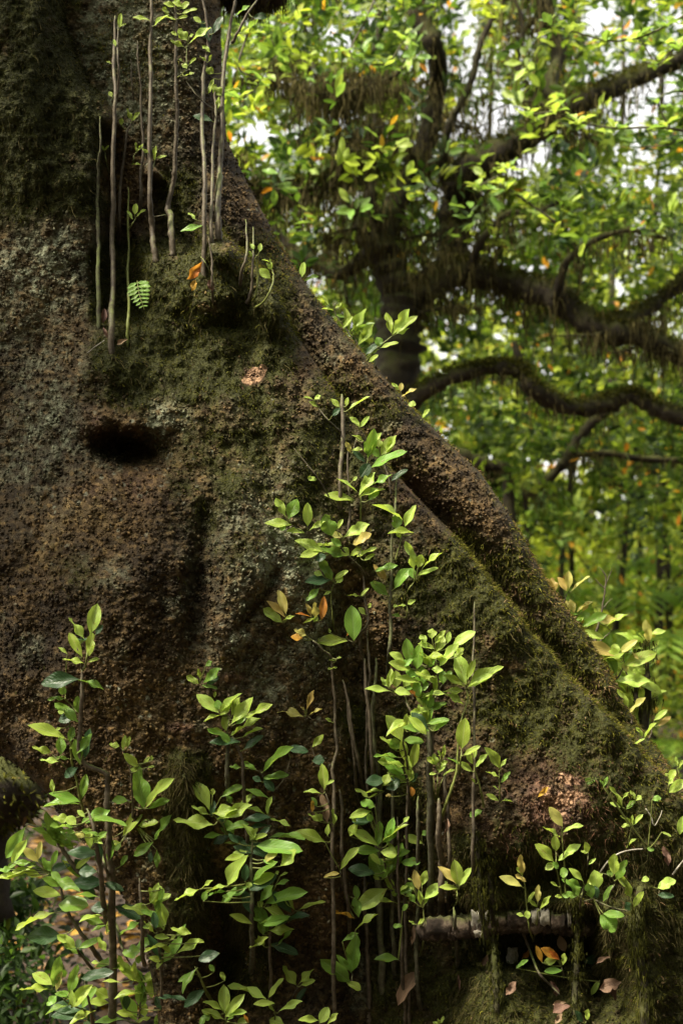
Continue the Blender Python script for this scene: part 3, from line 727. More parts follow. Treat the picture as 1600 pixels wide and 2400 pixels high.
CROP = {'A': (0, 1400, 3.92), 'B': (400, 1500, 3.92), 'C': (0, 1900, 3.92), 'D': (400, 1900, 3.92), 'E': (600, 900, 3.484), 'F': (600, 1300, 3.92), 'G': (800, 1400, 3.92),
        'H': (680, 1850, 3.733), 'I': (1100, 1800, 3.136), 'J': (1240, 1300, 4.356), 'K': (200, 0, 3.484), 'L': (200, 400, 3.409), 'M': (660, 580, 3.92), 'S': (0, 0, 1.0)}
LABELS = []
def shoot(label, stems, leaves, name="leafy_shoot", cat="shoot", group="shoots sprouting from the old trunk", off=0.05, depth=None, root=True, smat='stem', fill=0, fk='ggddgy'):
    """stems: list of 'CROP r0 r1: x y; x y' (source-pixel radii, foot first); leaves: 'CROP: k bx by tx ty w, ...'"""
    polys = []
    for si, s in enumerate(stems):
        head, body = s.split(':'); h = head.split(); ox, oy, sc = CROP[h[0]]
        r0, r1 = float(h[1]), float(h[2]); sm = h[3] if len(h) > 3 else smat
        pts = [tuple(float(v) for v in p.split()) for p in body.split(';') if p.strip()]
        pts = [(ox + x / sc, oy + y / sc) for x, y in pts]
        if polys and abs(polys[-1][0][-1][0] - pts[0][0]) < 16 and abs(polys[-1][0][-1][1] - pts[0][1]) < 75 and abs(polys[-1][2] - r0) < 2.6 and sm == polys[-1][3] and r0 > 2:
            p0 = polys[-1]; drop = [p for p in pts if p[1] < p0[0][-1][1] - 6]
            if len(drop) > 1: polys[-1] = (p0[0] + drop, p0[1], r1, sm); continue
        polys.append((pts, r0, r1, sm))
    all3 = []; tubes = {}
    for k, (pts, r0, r1, sm) in enumerate(polys):
        n = len(pts); Ys = []
        for i, (x, y) in enumerate(pts):
            if depth is not None: Yv = depth + 0.0 * i
            else:
                sd = min(surf(x, y), 0.35)
                Yv = sd - 0.012 - off * (0.3 + 0.7 * i / max(1, n - 1))
                if k == 0 and i == 0 and root: Yv = sd + 0.005
            Ys.append(Yv)
        if depth is None:
            # a stem is smooth: no sudden jumps in depth
            Ys = [min(Ys[max(0, i - 1):i + 2]) if 0 < i else Ys[0] for i in range(n)]
            for _ in range(2):
                Ys = [Ys[0]] + [min(Ys[i], (Ys[i - 1] + 2 * Ys[i] + Ys[min(i + 1, n - 1)]) / 4) for i in range(1, n)]
        if k > 0 and all3:      # twigs start on the nearest existing stem
            ax = np.array(all3); j = np.argmin((ax[:, 0] - pts[0][0]) ** 2 + (ax[:, 1] - pts[0][1]) ** 2)
            if (ax[j, 0] - pts[0][0]) ** 2 + (ax[j, 1] - pts[0][1]) ** 2 < 60 ** 2:
                dY = ax[j, 2] - Ys[0]
                Ys = [y + dY * (1 - i / n) * 1.0 for i, y in enumerate(Ys)]
        rs = [r0 + (r1 - r0) * i / max(1, n - 1) for i in range(n)]
        q = spline([(p[0], p[1], Yv, r) for p, Yv, r in zip(pts, Ys, rs)], 7)
        g = np.random.default_rng(len(LABELS) * 7 + k)
        ph = g.uniform(0, 6.28, 2); sarc = np.linspace(0, 1, len(q)) * max(1.0, math.hypot(pts[-1][0] - pts[0][0], pts[-1][1] - pts[0][1]) / 110)
        q[1:-1, 0] += (g.normal(size=len(q) - 2) * 0.5 + 1.4 * np.sin(sarc * 2.1 + ph[0]) + 1.2 * np.sin(sarc * 5.3 + ph[1]))[:] [1:-1] if False else (g.normal(size=len(q)) * 0.5 + 1.4 * np.sin(sarc * 2.1 + ph[0]) + 1.2 * np.sin(sarc * 5.3 + ph[1]))[1:-1]
        q[:, 3] *= np.linspace(1.06, 0.86, len(q)); q[-4:, 3] *= np.array([0.95, 0.85, 0.68, 0.42])
        q[:, 3] *= 1 + 0.22 * (g.random(len(q)) > 0.86)
        all3 += [tuple(v) for v in q]
        path = P(q[:, 0], q[:, 1], q[:, 2])
        tubes.setdefault((sm, k), []).append(tube_arrays(path, mm(q[:, 3], q[:, 2]), 8, 0.05, k + 3))
    A3 = np.array(all3)
    root_o = empty(name, P(A3[0, 0], A3[0, 1], A3[0, 2]), label, cat, group)
    LABELS.append(label)
    if fill:
        items = []
        for _ in range(fill):
            a = A3[LR.randrange(len(A3) // 6, len(A3))]; ang = LR.uniform(-0.7, 3.84); ln = LR.uniform(38, 80)
            bx, by = a[0] + LR.uniform(-14, 14), a[1] + LR.uniform(-10, 10)
            items.append('%s %f %f %f %f %f' % (LR.choice(fk), bx, by, bx + math.cos(ang) * ln, by - math.sin(ang) * ln * .8, ln * LR.uniform(.28, .46)))
        leaves = list(leaves) + ['S: ' + ', '.join(items)]
    # leaves, with petioles reaching back to the stem where they start away from it
    pet = []
    for blk in leaves:
        cr, body = blk.split(':'); ox, oy, sc = CROP[cr.strip()]
        for item in body.split(','):
            t = item.split()
            if not t: continue
            kind = t[0]; v = [float(z) for z in t[1:]]
            bx, by, tx, ty = ox + v[0] / sc, oy + v[1] / sc, ox + v[2] / sc, oy + v[3] / sc
            tx += (tx - bx) * 0.11; ty += (ty - by) * 0.11
            w = v[4] / sc * 0.90 if len(v) > 4 else None
            j = np.argmin((A3[:, 0] - bx) ** 2 + (A3[:, 1] - by) ** 2)
            dist = math.hypot(A3[j, 0] - bx, A3[j, 1] - by)
            Yb = A3[j, 2] - 0.004 - 0.25 * dist * 0.001
            if depth is None: Yb = min(Yb, surf(bx, by) - 0.012)
            Lpx = math.hypot(tx - bx, ty - by)
            if w is None: w = Lpx * 0.38
            b3 = P(bx, by, Yb)
            q = LR.uniform(-0.15, 0.5) if kind != 'd' else LR.uniform(-0.2, 0.25)
            if depth is None: q = max(q, 0.02)
            t3 = P(tx, ty, Yb - q * Lpx * 0.001)
            d = t3 - b3; L = float(np.linalg.norm(d))
            wt = max(w * 1.08, Lpx * 0.33)
            tilt = math.acos(min(1.0, w * 1.08 / wt)) * LR.choice((1, 1, -1))
            W = mm(wt, Yb)
            view = CAM - b3; view = view / np.linalg.norm(view)
            up = view + np.array([0, 0, 0.55 if w / max(Lpx, 1) > 0.3 else 1.4]) + np.array([LR.gauss(0, .15), 0, LR.gauss(0, .12)])
            add_leaf(root_o, b3, d, L, float(W) * 1.0, kind, up, tilt * 0.4)
            if dist > 5:
                mid = (A3[j, :3] + np.array([bx, by, Yb])) / 2 + np.array([0, 3, 0])
                q3 = spline([A3[j, :3], mid, (bx, by, Yb)], 4)
                pet.append(tube_arrays(P(q3[:, 0], q3[:, 1], q3[:, 2]), np.linspace(0.0016, 0.0010, len(q3)), 5))
    for (sm, k), tb in tubes.items():
        o = link("stem", multi_mesh("stem", tb, M[sm])); child_local(o, root_o)
    for tb in pet:
        o = link("petiole", multi_mesh("petiole", [tb], M['stem_green'])); child_local(o, root_o)
    return root_o

# ---- lower left
shoot("thick brown stem forked near its foot with a dogleg side stem, at the lower left",
 ["C 10 7: 1040 2080; 1045 1900; 1035 1400; 1025 900; 1030 600; 1010 400; 1000 150; 985 -60; 978 -250; 975 -340", "A 6 4.5: 975 1805; 860 1750; 795 1650; 755 1500; 745 1200; 748 900; 755 660", "A 2 1: 755 660; 720 500; 695 340",
  "A 2.5 1.5 stem_green: 765 670; 800 560; 810 400"],
 ["A: y 830 340 890 90 130, y 775 385 650 200 80, d 880 340 940 260 60, y 820 540 850 345 95, y 800 390 695 445 40, y 775 605 595 565 65, y 810 595 900 560 40, d 730 755 405 770 160",
  "C: g 1110 510 1160 420 60, y 975 1290 910 1170 65, y 980 1130 1030 980 55, y 950 970 750 980 45, g 980 1050 850 1100 50, y 910 1400 850 1390 40, y 1000 1720 860 1630 100, y 1010 1770 830 1750 90"], off=0.10, fill=8)
shoot("slim green shoot hugging the dogleg stem, one long lime leaf pointing left",
 ["A 3 2: 790 2000; 740 1850; 705 1650; 660 1480; 640 1300; 640 1130", "A 1.5 1: 610 1570; 540 1500; 480 1430", "A 1.5 1: 655 985; 610 940; 590 880"],
 ["A: g 600 930 455 930 35, y 620 520 550 460 35, g 560 890 590 830 80, y 605 1300 300 1170 110, y 640 1390 795 1300 75, g 560 1450 560 1300 95, y 480 1430 315 1375 70, y 540 1510 385 1490 55, g 630 1480 500 1475 35, d 700 1090 550 1120 110, g 720 1060 715 920 80, y 590 1060 540 1045 55, g 640 1330 670 1200 70, d 720 1560 600 1640 90, g 745 1860 790 1650 60, g 735 1900 430 1880 100, g 740 1880 480 1800 90, y 560 1200 520 1215 30, d 780 1480 820 1230 70, y 490 1800 480 1680 30"], off=0.08, smat='stem_green')
shoot("sprig with chewed yellow leaves above broad green ones, right of the dogleg stem",
 ["A 2.5 1.2: 1230 2060; 1218 1750; 1190 1560; 1130 1430; 1115 1380"],
 ["A: y 1100 1370 1015 1345 60, y 1130 1400 1150 1280 50, y 1170 1380 1190 1290 40, y 1275 1560 1160 1450 80, y 1270 1590 1210 1580 50, y 1320 1530 1370 1470 40, y 1400 1500 1395 1455 30, y 1360 1560 1415 1555 30, g 1320 1940 1270 1570 165, y 1340 1930 1535 1680 85, g 1360 1940 1530 1860 80, g 1170 1870 1045 1860 90",
  "C: y 1130 230 1290 0 110, y 1270 135 1430 100 100, g 1420 270 1555 60 80, g 1410 290 1240 400 90, d 1390 370 1380 470 50, g 1440 360 1440 510 45, y 1110 290 985 310 60, y 1050 245 915 240 40, g 1110 300 1060 360 60"], off=0.09)
shoot("branching leafy bush leaning left over the leaf litter at the bottom left",
 ["C 6 2: 1000 1450; 830 1230; 680 1040; 585 840; 540 640; 480 560", "C 5 2: 1000 1550; 850 1450; 745 1310; 710 1260", "C 7 3: 960 730; 830 650; 720 560; 650 470; 560 330; 500 230; 400 170; 250 120", "C 7 4: 985 1050; 945 760; 915 450; 870 200; 800 -20", "C 5 3: 1010 700; 975 560; 945 400", "C 4 2: 1060 1040; 1130 1260; 1210 1420"],
 ["C: g 240 150 60 410 120, y 110 480 215 300 95, p 350 470 225 350 90, p 350 450 375 300 60, y 390 600 160 550 90, y 345 505 75 590 55, g 290 470 85 500 60, y 180 600 0 600 40, g 105 540 0 540 60, y 560 780 330 730 110, g 520 330 400 140 110, y 715 310 565 325 50, y 830 350 820 175 85, p 780 240 700 200 65, y 850 240 935 300 50, y 700 130 620 60 90, g 700 200 570 185 60, y 640 80 500 60 90, g 680 150 480 150 50, d 890 560 740 560 110, d 900 400 650 380 120, d 660 500 470 540 80, g 540 860 780 860 190, d 990 880 850 900 110, d 1060 880 1280 960 140, y 500 935 165 1050 55, d 560 1150 280 1150 180, y 700 1260 555 1150 110, g 480 560 400 440 80, g 560 700 420 620 90, g 470 560 560 640 70, d 820 640 700 700 80, g 860 300 960 200 60, y 780 60 720 0 50, d 740 640 860 800 100, y 1230 1560 1240 1400 40, g 480 500 520 380 60"], off=0.13, name="leafy_bush", cat="bush", fill=24, fk='ggdgy')
shoot("low sprig with a pale upright leaf over the orange litter at the bottom left corner",
 ["C 4 2: 880 2100; 835 1850; 800 1680; 775 1540", "C 2 1: 800 1840; 650 1780; 560 1710; 490 1630"],
 ["C: g 490 1620 545 1355 80, y 480 1600 320 1500 110, p 520 1650 565 1490 50, y 450 1640 205 1635 55, g 520 1700 440 1780 80, g 630 1700 520 1680 50, g 640 1680 710 1440 100, y 660 1640 675 1790 40, d 780 1860 500 1880 110, d 760 1800 640 1800 60"], off=0.2, fill=8)
shoot("lime leafed sprig just right of the thick brown stem near the bottom edge",
 ["C 3 1.5: 1270 2080; 1290 1850; 1310 1600; 1290 1500"],
 ["C: y 1310 1580 1130 1450 100, y 1200 1540 1100 1350 90, y 1330 1680 1075 1680 75, y 1110 1580 960 1560 40, y 1400 1720 1380 1560 85, y 1310 1570 1440 1480 100, y 1280 1640 1240 1610 50, y 1420 1680 1520 1630 50, d 1160 1830 1160 1700 80, g 1150 1920 890 1930 90, y 1230 1880 1090 1850 70, y 1340 1900 1300 1760 90, y 1390 1900 1270 1930 50, d 1480 1830 1440 1720 70, g 1420 1960 1500 1850 70"], off=0.10, fill=8)
shoot("slender grey stem with stacked drooping lime leaves below the hanging moss at lower left",
 ["C 5 3.5: 1330 1420; 1310 1200; 1295 900; 1280 620", "C 3 2: 1490 1780; 1480 1400; 1450 1100; 1435 930", "C 1.5 1: 1450 1130; 1400 1060; 1350 1000"],
 ["C: y 1430 870 1380 720 80, y 1440 860 1550 770 70, g 1430 930 1490 740 90, y 1400 930 1150 880 60, y 1520 1050 1500 870 60, y 1470 1060 1325 1060 70, y 1560 1170 1430 1150 60, y 1540 1230 1340 1270 50, g 1290 1290 1140 1300 130, y 1500 1380 1380 1350 60, y 1440 1450 1480 1380 60, y 1460 1220 1560 1290 60, y 1380 850 1450 680 50, y 1500 720 1450 690 30, g 1280 1330 1270 1400 60",
  "D: y 190 1130 20 1080 70, g 60 1180 120 1060 50, y 60 1310 250 1190 90, y 310 1210 260 1190 30, d 450 1310 270 1360 110, y 0 1190 40 1150 40, g 0 1300 40 1270 60"], off=0.09, fill=8)
# ---- centre left
shoot("tiny tuft of five small leaves alone on the bare bark, left of centre",
 ["B 1.5 1: 400 520; 345 440; 290 410; 265 390"],
 ["B: y 260 400 155 340 70, y 270 350 255 270 40, g 300 400 430 270 100, g 285 415 420 440 50, d 330 400 430 340 80, g 320 240 370 200 60, y 400 530 410 480 30"], off=0.02)
shoot("straight pale grey stem crowned with a whorl of broad lime leaves, centre left",
 ["B 5.5 4.5: 535 1560; 525 1300; 520 1100; 522 860", "B 1.5 1: 522 860; 540 780; 520 690"],
 ["B: y 440 670 260 510 115, y 470 660 600 490 70, y 460 690 540 570 90, y 560 700 620 540 80, y 560 770 740 550 110, y 690 715 910 600 75, y 545 880 795 725 70, y 665 890 820 800 50, y 510 835 500 690 85, y 460 690 315 725 40, y 495 850 360 830 65, g 440 640 430 560 80, g 600 770 690 700 60"], off=0.05, smat='stem_lichen')
shoot("kinked brown stem beside the pale one, bearing large leaves at half height",
 ["B 5 3.5: 705 2000; 705 1800; 690 1600; 680 1480; 658 1300; 655 1100; 600 960; 550 870", "B 3 1.5 stem_green: 700 1950; 540 1800; 470 1700; 370 1590", "B 1.5 1: 900 1800; 890 1680; 900 1600"],
 ["B: y 370 1600 195 1260 130, y 350 1600 210 1530 60, y 390 1700 60 1650 90, y 425 1650 700 1520 120, g 465 1440 640 1340 80, g 910 1460 690 1370 80, y 885 1600 910 1460 60, y 865 1600 715 1530 45, y 910 1640 1080 1700 60, y 385 1430 390 1370 50, g 500 1750 690 1680 90, g 580 1780 510 1660 80, g 460 1790 320 1800 60, d 720 1900 560 1800 70, y 620 1880 505 1860 35, d 540 1800 400 1860 90, g 560 1500 520 1420 60, y 530 1630 570 1540 50"], off=0.06, fill=12)
shoot("dark sprig with one upright green leaf resting on the bark at the centre left",
 ["B 2 1.2: 950 1400; 880 1320; 850 1260; 830 1210", "B 1.5 1: 940 1390; 1030 1290; 1100 1080", "B 1.5 1: 850 1240; 790 1200; 770 1170"],
 ["B: g 850 1210 1060 985 110, g 850 1270 1065 1240 85, g 640 1170 550 1160 50, g 780 1190 670 1130 60, d 1070 990 1245 1020 90, d 860 1270 940 1380 80, d 830 1300 760 1260 60, d 850 1300 900 1250 50"], off=0.03)
shoot("thin sprig of coppery narrow leaves pointing left on the bare bark",
 ["B 1.2 1: 1340 820; 1300 740; 1240 690"],
 ["B: p 1215 700 945 620 80, p 1250 640 1300 480 55, p 1270 690 1375 625 35, p 1230 640 1195 615 30"], off=0.02)
shoot("lone green leaf pair pressed to the bark under the coppery sprig",
 ["B 1.2 1: 1430 1240; 1350 1130; 1300 1000"],
 ["B: y 1300 985 1395 880 65, d 1300 1110 1400 1100 110"], off=0.015)
shoot("tall thin grey rod left of the dark trough, few tiny leaves on it",
 ["H 5 4.5: 390 2130; 385 1900; 383 1500; 378 1000; 370 400; 375 0; 372 -200", "B 4.5 3.5: 1525 1200; 1530 980; 1512 740; 1498 500; 1480 300; 1468 150", "B 3.5 2.5: 1468 170; 1400 90; 1340 30; 1300 0"],
 ["B: y 1480 755 1430 720 35, y 1520 185 1460 180 25, y 1530 250 1450 270 30, y 1568 160 1530 160 20",
  "F: p 460 740 360 690 80, o 430 770 330 750 90"], off=0.05, smat='stem')
shoot("withered sprig with an upright yellow leaf beside the thin rod",
 ["B 3 1.5: 1480 1960; 1470 1700; 1450 1500; 1410 1380"],
 ["B: y 1410 1370 1390 1160 100, y 1380 1410 1235 1380 45, y 1430 1330 1490 1290 35, o 1300 1580 1300 1480 40, y 1370 1670 1270 1600 40, y 1400 1660 1330 1590 60, y 1415 1850 1185 1770 110, y 1440 1800 1440 1700 50, y 1500 1700 1490 1560 60, n 1440 1680 1400 1440 90, g 1340 1530 1300 1450 50"], off=0.06)
# ---- bottom centre left
shoot("mossy stem with a big glossy green leaf pointing right, bottom centre left",
 ["D 6 3: 740 1500; 755 1200; 745 900; 738 700; 740 400; 755 230"],
 ["D: g 785 320 1165 350 160, y 740 260 870 220 60, y 730 270 790 170 60, y 700 370 560 430 90, y 525 690 640 440 150, p 860 470 960 380 90, g 850 450 950 480 60, y 1010 510 1145 370 120, y 750 665 930 590 100, y 720 715 720 660 60, d 680 650 690 510 80, y 515 690 330 730 40, y 285 715 370 640 40, y 270 720 55 810 50, g 300 830 320 750 60, g 510 740 360 760 40, g 540 800 480 780 40, d 620 300 540 220 60"], fill=10, off=0.09, smat='stem_lichen')
shoot("shaded dark stem whose long green leaf sweeps right above a yellow pair",
 ["D 4 2.5: 910 1800; 910 1500; 915 1200; 930 950; 880 840", "D 1.5 1: 930 1050; 1060 980; 1150 920"],
 ["D: g 870 850 1190 740 130, g 820 840 920 700 100, y 1140 920 1030 780 60, y 1185 905 1395 830 60, y 940 980 960 840 60, d 980 1060 1230 940 90, g 850 1140 830 990 90, y 860 1250 815 1160 50, g 990 1230 1100 1110 60, y 840 890 810 840 70, g 970 680 1070 640 50, y 960 590 990 560 40, y 1005 600 1070 570 30"], off=0.06, fill=8)
shoot("small star of five lime leaves at the bottom edge left of centre",
 ["D 2 1.5 stem_green: 510 2060; 500 1950; 498 1860"],
 ["D: y 495 1860 490 1630 110, y 500 1890 650 1710 90, y 480 1840 330 1750 45, y 480 1910 310 1830 90, y 510 1890 670 1840 40, g 520 1930 580 1860 50, g 370 1880 270 1940 90, y 610 1960 690 1920 80, o 715 1950 680 1880 30"], off=0.11)
shoot("arching sprig with a long yellow-green leaf pointing left at the bottom edge",
 ["D 2 1.5 stem_green: 930 2100; 950 1900; 940 1830; 890 1730"],
 ["D: y 880 1730 570 1590 120, y 900 1720 1015 1550 60, y 955 1770 780 1770 50, y 1000 1840 1175 1750 75, y 950 1840 900 1790 30, y 1040 1960 920 1920 110"], off=0.08)
shoot("pair of round pale leaves on a wire-thin stem in the dark bottom centre",
 ["D 1.2 1: 1110 1760; 1130 1680; 1155 1600"],
 ["D: y 1150 1600 1045 1440 100, y 1170 1600 1310 1470 70, y 1200 1600 1310 1560 60, d 1150 1760 1230 1640 60"], off=0.06)
shoot("dark drooping sprig behind the moss at the bottom left",
 ["D 4 2 stem_green: 420 1800; 330 1650; 260 1500; 220 1430"],
 ["D: d 330 1640 130 1780 100, g 230 1500 80 1560 60, g 250 1440 100 1640 50, g 400 1480 360 1420 50, y 500 1560 460 1490 50"], off=0.07)
shoot("three-leaved lime tip poking up from the bottom edge right of the thin rod",
 ["D 2 1: 1360 2080; 1365 1980"],
 ["D: y 1370 1950 1440 1820 100, y 1360 1930 1200 1910 70, y 1440 1960 1520 1870 60"], off=0.10)
# ---- centre column, upper
shoot("broken-topped grey-brown stick of a stem at the top of the middle sprouts",
 ["E 5 5.5: 690 1060; 688 900; 692 700; 702 400; 700 85", "E 2 1.2: 690 390; 600 310; 510 190"],
 ["E: y 460 125 395 100 25, y 475 125 520 95 50, y 500 185 440 145 40, y 680 190 620 125 50, d 620 260 680 200 50, y 735 180 745 115 40, y 755 210 905 100 50"], off=0.04)
shoot("wiry stem just right of the broken stick, tiny yellow leaf pair on top",
 ["E 3.2 2: 758 1260; 765 1000; 752 680; 740 500", "E 1.2 0.8: 760 620; 800 510; 835 360"],
 ["E: p 770 560 740 480 50, y 780 540 860 530 40, y 845 350 775 270 55, y 850 350 915 270 45, y 880 470 800 415 30, y 800 950 580 900 50, y 825 880 680 770 35, y 790 790 820 760 30"], off=0.04)
shoot("fresh green shoot with a dense head of leaves, second from the broken stick",
 ["E 2 1.5 stem_green: 840 1160; 850 1000; 860 900; 900 700; 912 600", "E 1.8 1: 1100 900; 1090 800; 1060 700; 1030 620"],
 ["E: g 910 600 960 390 95, y 910 590 990 410 70, y 1020 580 1115 440 110, y 1000 520 1000 440 70, y 1050 570 1130 430 60, g 940 680 1190 550 70, d 890 640 800 550 50, g 1010 600 950 530 70, y 840 910 950 730 100, y 850 920 1020 840 60, g 915 950 990 860 80, g 950 820 1100 750 50, d 850 760 920 660 100, d 1100 790 1220 700 60, g 920 580 890 480 60, g 1030 640 1100 570 50"], off=0.04)
shoot("bare thin twig slanting up to the left across the moss with a single round leaf",
 ["E 1.8 1.4: 650 1040; 570 860; 480 740; 390 620; 310 525"], ["E: y 495 780 425 770 50"], off=0.02)
shoot("two rosettes of chewed roundish leaves left of the middle sprouts, beside the pale lichen patch",
 ["E 1.4 1: 420 1280; 400 1215; 330 1180; 290 1150", "E 1.2 1: 410 1230; 418 1190"],
 ["E: y 240 1075 170 945 80, g 265 1100 330 955 110, y 290 1150 90 1130 90, g 240 1150 200 1190 60, y 420 1160 420 990 85, y 395 1215 265 1190 60, y 430 1200 545 1120 35"], off=0.03)
shoot("broad layered spray of lime and coppery leaves at the heart of the middle sprouts",
 ["E 3 1.5: 900 1600; 850 1500; 760 1410; 700 1330; 700 1280", "E 1.5 1: 800 1450; 850 1380; 880 1320"],
 ["E: g 620 1240 570 1080 140, y 660 1190 700 1110 40, p 710 1250 610 1220 60, y 560 1380 345 1270 90, y 690 1330 500 1300 70, y 520 1370 375 1400 80, g 720 1400 550 1340 90, y 720 1250 900 1145 120, p 790 1310 925 1230 100, y 760 1400 700 1350 90, y 770 1400 850 1350 70, y 820 1410 970 1340 60, y 880 1440 960 1390 40, d 480 1440 560 1400 70, g 700 1320 620 1270 60"], off=0.07)
shoot("tall grey stem right of the middle sprouts with coppery-tipped leaves along it",
 ["F 4.5 4.5: 1215 1120; 1225 900; 1228 700; 1225 500; 1240 250; 1245 0; 1255 -160", "E 4.2 2.5: 1128 1050; 1138 900; 1145 780", "E 1.4 1 stem_green: 1140 1440; 1170 1300; 1185 1240"],
 ["E: y 1195 1110 995 965 60, g 1140 1190 1150 1080 100, y 1215 1165 1280 1000 80, y 1290 1215 1100 1195 70, y 1180 1260 1150 1210 40",
  "F: g 1270 310 1380 140 120, g 1210 375 1075 260 100, p 1200 240 1090 100 70, g 1090 150 1280 100 50, y 1100 270 1080 240 30"], off=0.05, smat='stem_lichen')
shoot("green side shoot with four pointed yellow leaves right of the tall grey stem",
 ["F 1.6 1.2 stem_green: 1355 430; 1400 330; 1450 240"],
 ["E: y 1290 1520 1240 1310 100, y 1360 1500 1490 1375 60, y 1340 1560 1470 1500 45, y 1320 1500 1350 1400 80", "F: g 1450 220 1420 130 70, y 1480 190 1568 150 50"], off=0.06)
shoot("tiny seedling with one pair of leaves under the four-leaved yellow shoot",
 ["F 1.3 1 stem_green: 1385 610; 1385 540; 1385 470"], ["F: y 1375 465 1265 480 35, y 1390 455 1450 415 50, g 1340 570 1250 550 25"], off=0.03)
shoot("three-leaved yellow-green sprig beside the lichen patch, left of the middle stems",
 ["F 1.2 1: 345 670; 310 640; 280 600"], ["F: p 275 545 210 340 90, p 270 580 120 430 70, y 240 620 80 510 100, y 240 610 340 560 40"], off=0.02)
shoot("copper-orange rosette on the bark left of the middle stems",
 ["F 1.2 1: 535 680; 530 640; 520 590"], ["F: p 510 570 470 460 50, o 500 570 375 535 40, p 550 580 540 450 80, o 600 600 625 400 40, y 560 580 440 620 40, y 530 620 560 570 50"], off=0.02)
shoot("stem with one large upright oval leaf and one long lime leaf pointing left",
 ["F 4 3: 1010 1300; 1000 1050; 985 950; 968 860; 965 720; 1005 660; 1022 560; 1000 420; 985 200", "F 1.3 1: 960 865; 900 810; 840 780"],
 ["F: y 840 795 550 790 110, g 895 790 880 495 165, o 830 750 880 670 35, y 1000 550 950 490 55, y 1030 490 1055 450 35, y 955 380 845 370 30, y 960 380 1025 310 25, y 680 720 670 680 30"], off=0.08)
shoot("dark glossy curled leaf under a green pair, left side of the middle stems",
 ["F 1.6 1.2 stem_green: 725 720; 700 600; 690 400; 720 250"],
 ["F: g 700 235 590 60 100, d 690 230 470 240 110, g 575 310 470 410 70, y 610 190 540 160 60, y 720 220 830 150 60, y 740 260 780 200 80, y 690 340 630 360 30"], off=0.05)
# ---- bare poles of the trough
def poles(specs):
    for lab, st, sm, of in specs: shoot(lab, st, [], name="bare_stem", cat="stem", group="bare grey poles in the dark trough", off=of, smat=sm)
poles([
 ("slanting pole at the left of the trough, leaning towards the pale bark", ["G 4 3.5: 205 1790; 175 1600; 135 1400; 80 1080; 10 760"], 'stem', 0.07),
 ("shorter slanting pole left of the leaning one", ["G 3.5 3: 155 1900; 120 1500; 60 1050; 40 900"], 'stem', 0.04),
 ("pole running straight down from the large oval leaf", ["G 5 4: 300 2000; 290 1650; 262 1300; 232 900; 212 560"], 'stem', 0.09),
 ("dark slim pole close behind the oval-leaf pole", ["G 3.5 3: 245 2100; 238 1850; 228 1500; 235 1100; 250 700; 240 300"], 'stem', 0.05),
 ("greenish mossy pole right of the oval-leaf pole", ["G 5 4: 350 2000; 330 1550; 292 1200; 300 900; 315 560"], 'stem_lichen', 0.07),
 ("low pole in deep shade that starts under the orange leaf", ["H 5 4: 530 1400; 500 1050; 480 800; 462 600; 455 250; 430 0"], 'stem', 0.02),
 ("pole in deep shade crossing behind the big lime leaf", ["H 5 4.5: 690 2130; 680 1700; 665 1300; 655 1000; 650 760"], 'stem', 0.02),
 ("thickest pole of the deep shade, grey green, middle of the trough", ["H 8 7: 810 1800; 800 1500; 778 1100; 775 700; 785 300; 780 -80"], 'stem_lichen', 0.04),
 ("narrow dark pole beside the thickest one on its left", ["H 4 3.5: 762 1200; 762 800; 752 400; 745 50"], 'stem', 0.03),
 ("grey pole with a small green leaf hanging at half height", ["H 5 4.5: 922 1650; 905 1400; 885 1100; 890 700; 900 200; 900 -60"], 'stem_lichen', 0.06),
 ("slim brown pole tapering upward in front of the grey green ones", ["H 3.5 3: 1010 2130; 975 1500; 955 1000; 942 700; 935 240"], 'stem', 0.12),
 ("thin straight pole that reaches the bottom edge near a fallen leaf", ["H 4 3.5: 1045 2130; 1035 1800; 1010 1400; 1000 1000; 1020 500; 1030 0; 1028 -100"], 'stem', 0.06),
 ("pole spotted with pale green lichen between two brown ones", ["H 5 4: 1135 1950; 1110 1700; 1105 1400; 1115 1000; 1105 700; 1118 300; 1120 60"], 'stem_lichen', 0.11),
 ("wide smooth grey pole that ends behind the log", ["H 7.5 7: 1230 1180; 1225 900; 1222 500; 1225 200; 1220 -100; 1212 -300; 1212 -560"], 'stem_lichen', 0.10),
 ("knobbly brown pole with a swollen bend, right of the wide grey one", ["H 8 6: 1325 1150; 1320 900; 1325 650; 1310 600; 1290 450; 1305 250; 1298 80"], 'stem', 0.12),
 ("dim pole at the right edge of the trough behind the knobbly one", ["H 5 4: 1385 1080; 1385 700; 1385 300; 1360 0; 1345 -300"], 'stem', 0.05),
 ("short mossy stub rising in front of the log", ["H 4.5 3.5: 1455 1560; 1448 1300; 1440 1150; 1430 1030"], 'stem_lichen', 0.14),
 ("thin pale rod standing alone right of the lime bush", ["G 4.5 2.5: 1200 2700; 1205 2400; 1212 2000; 1216 1500; 1214 1000; 1215 500; 1222 40"], 'stem', 0.03),
])
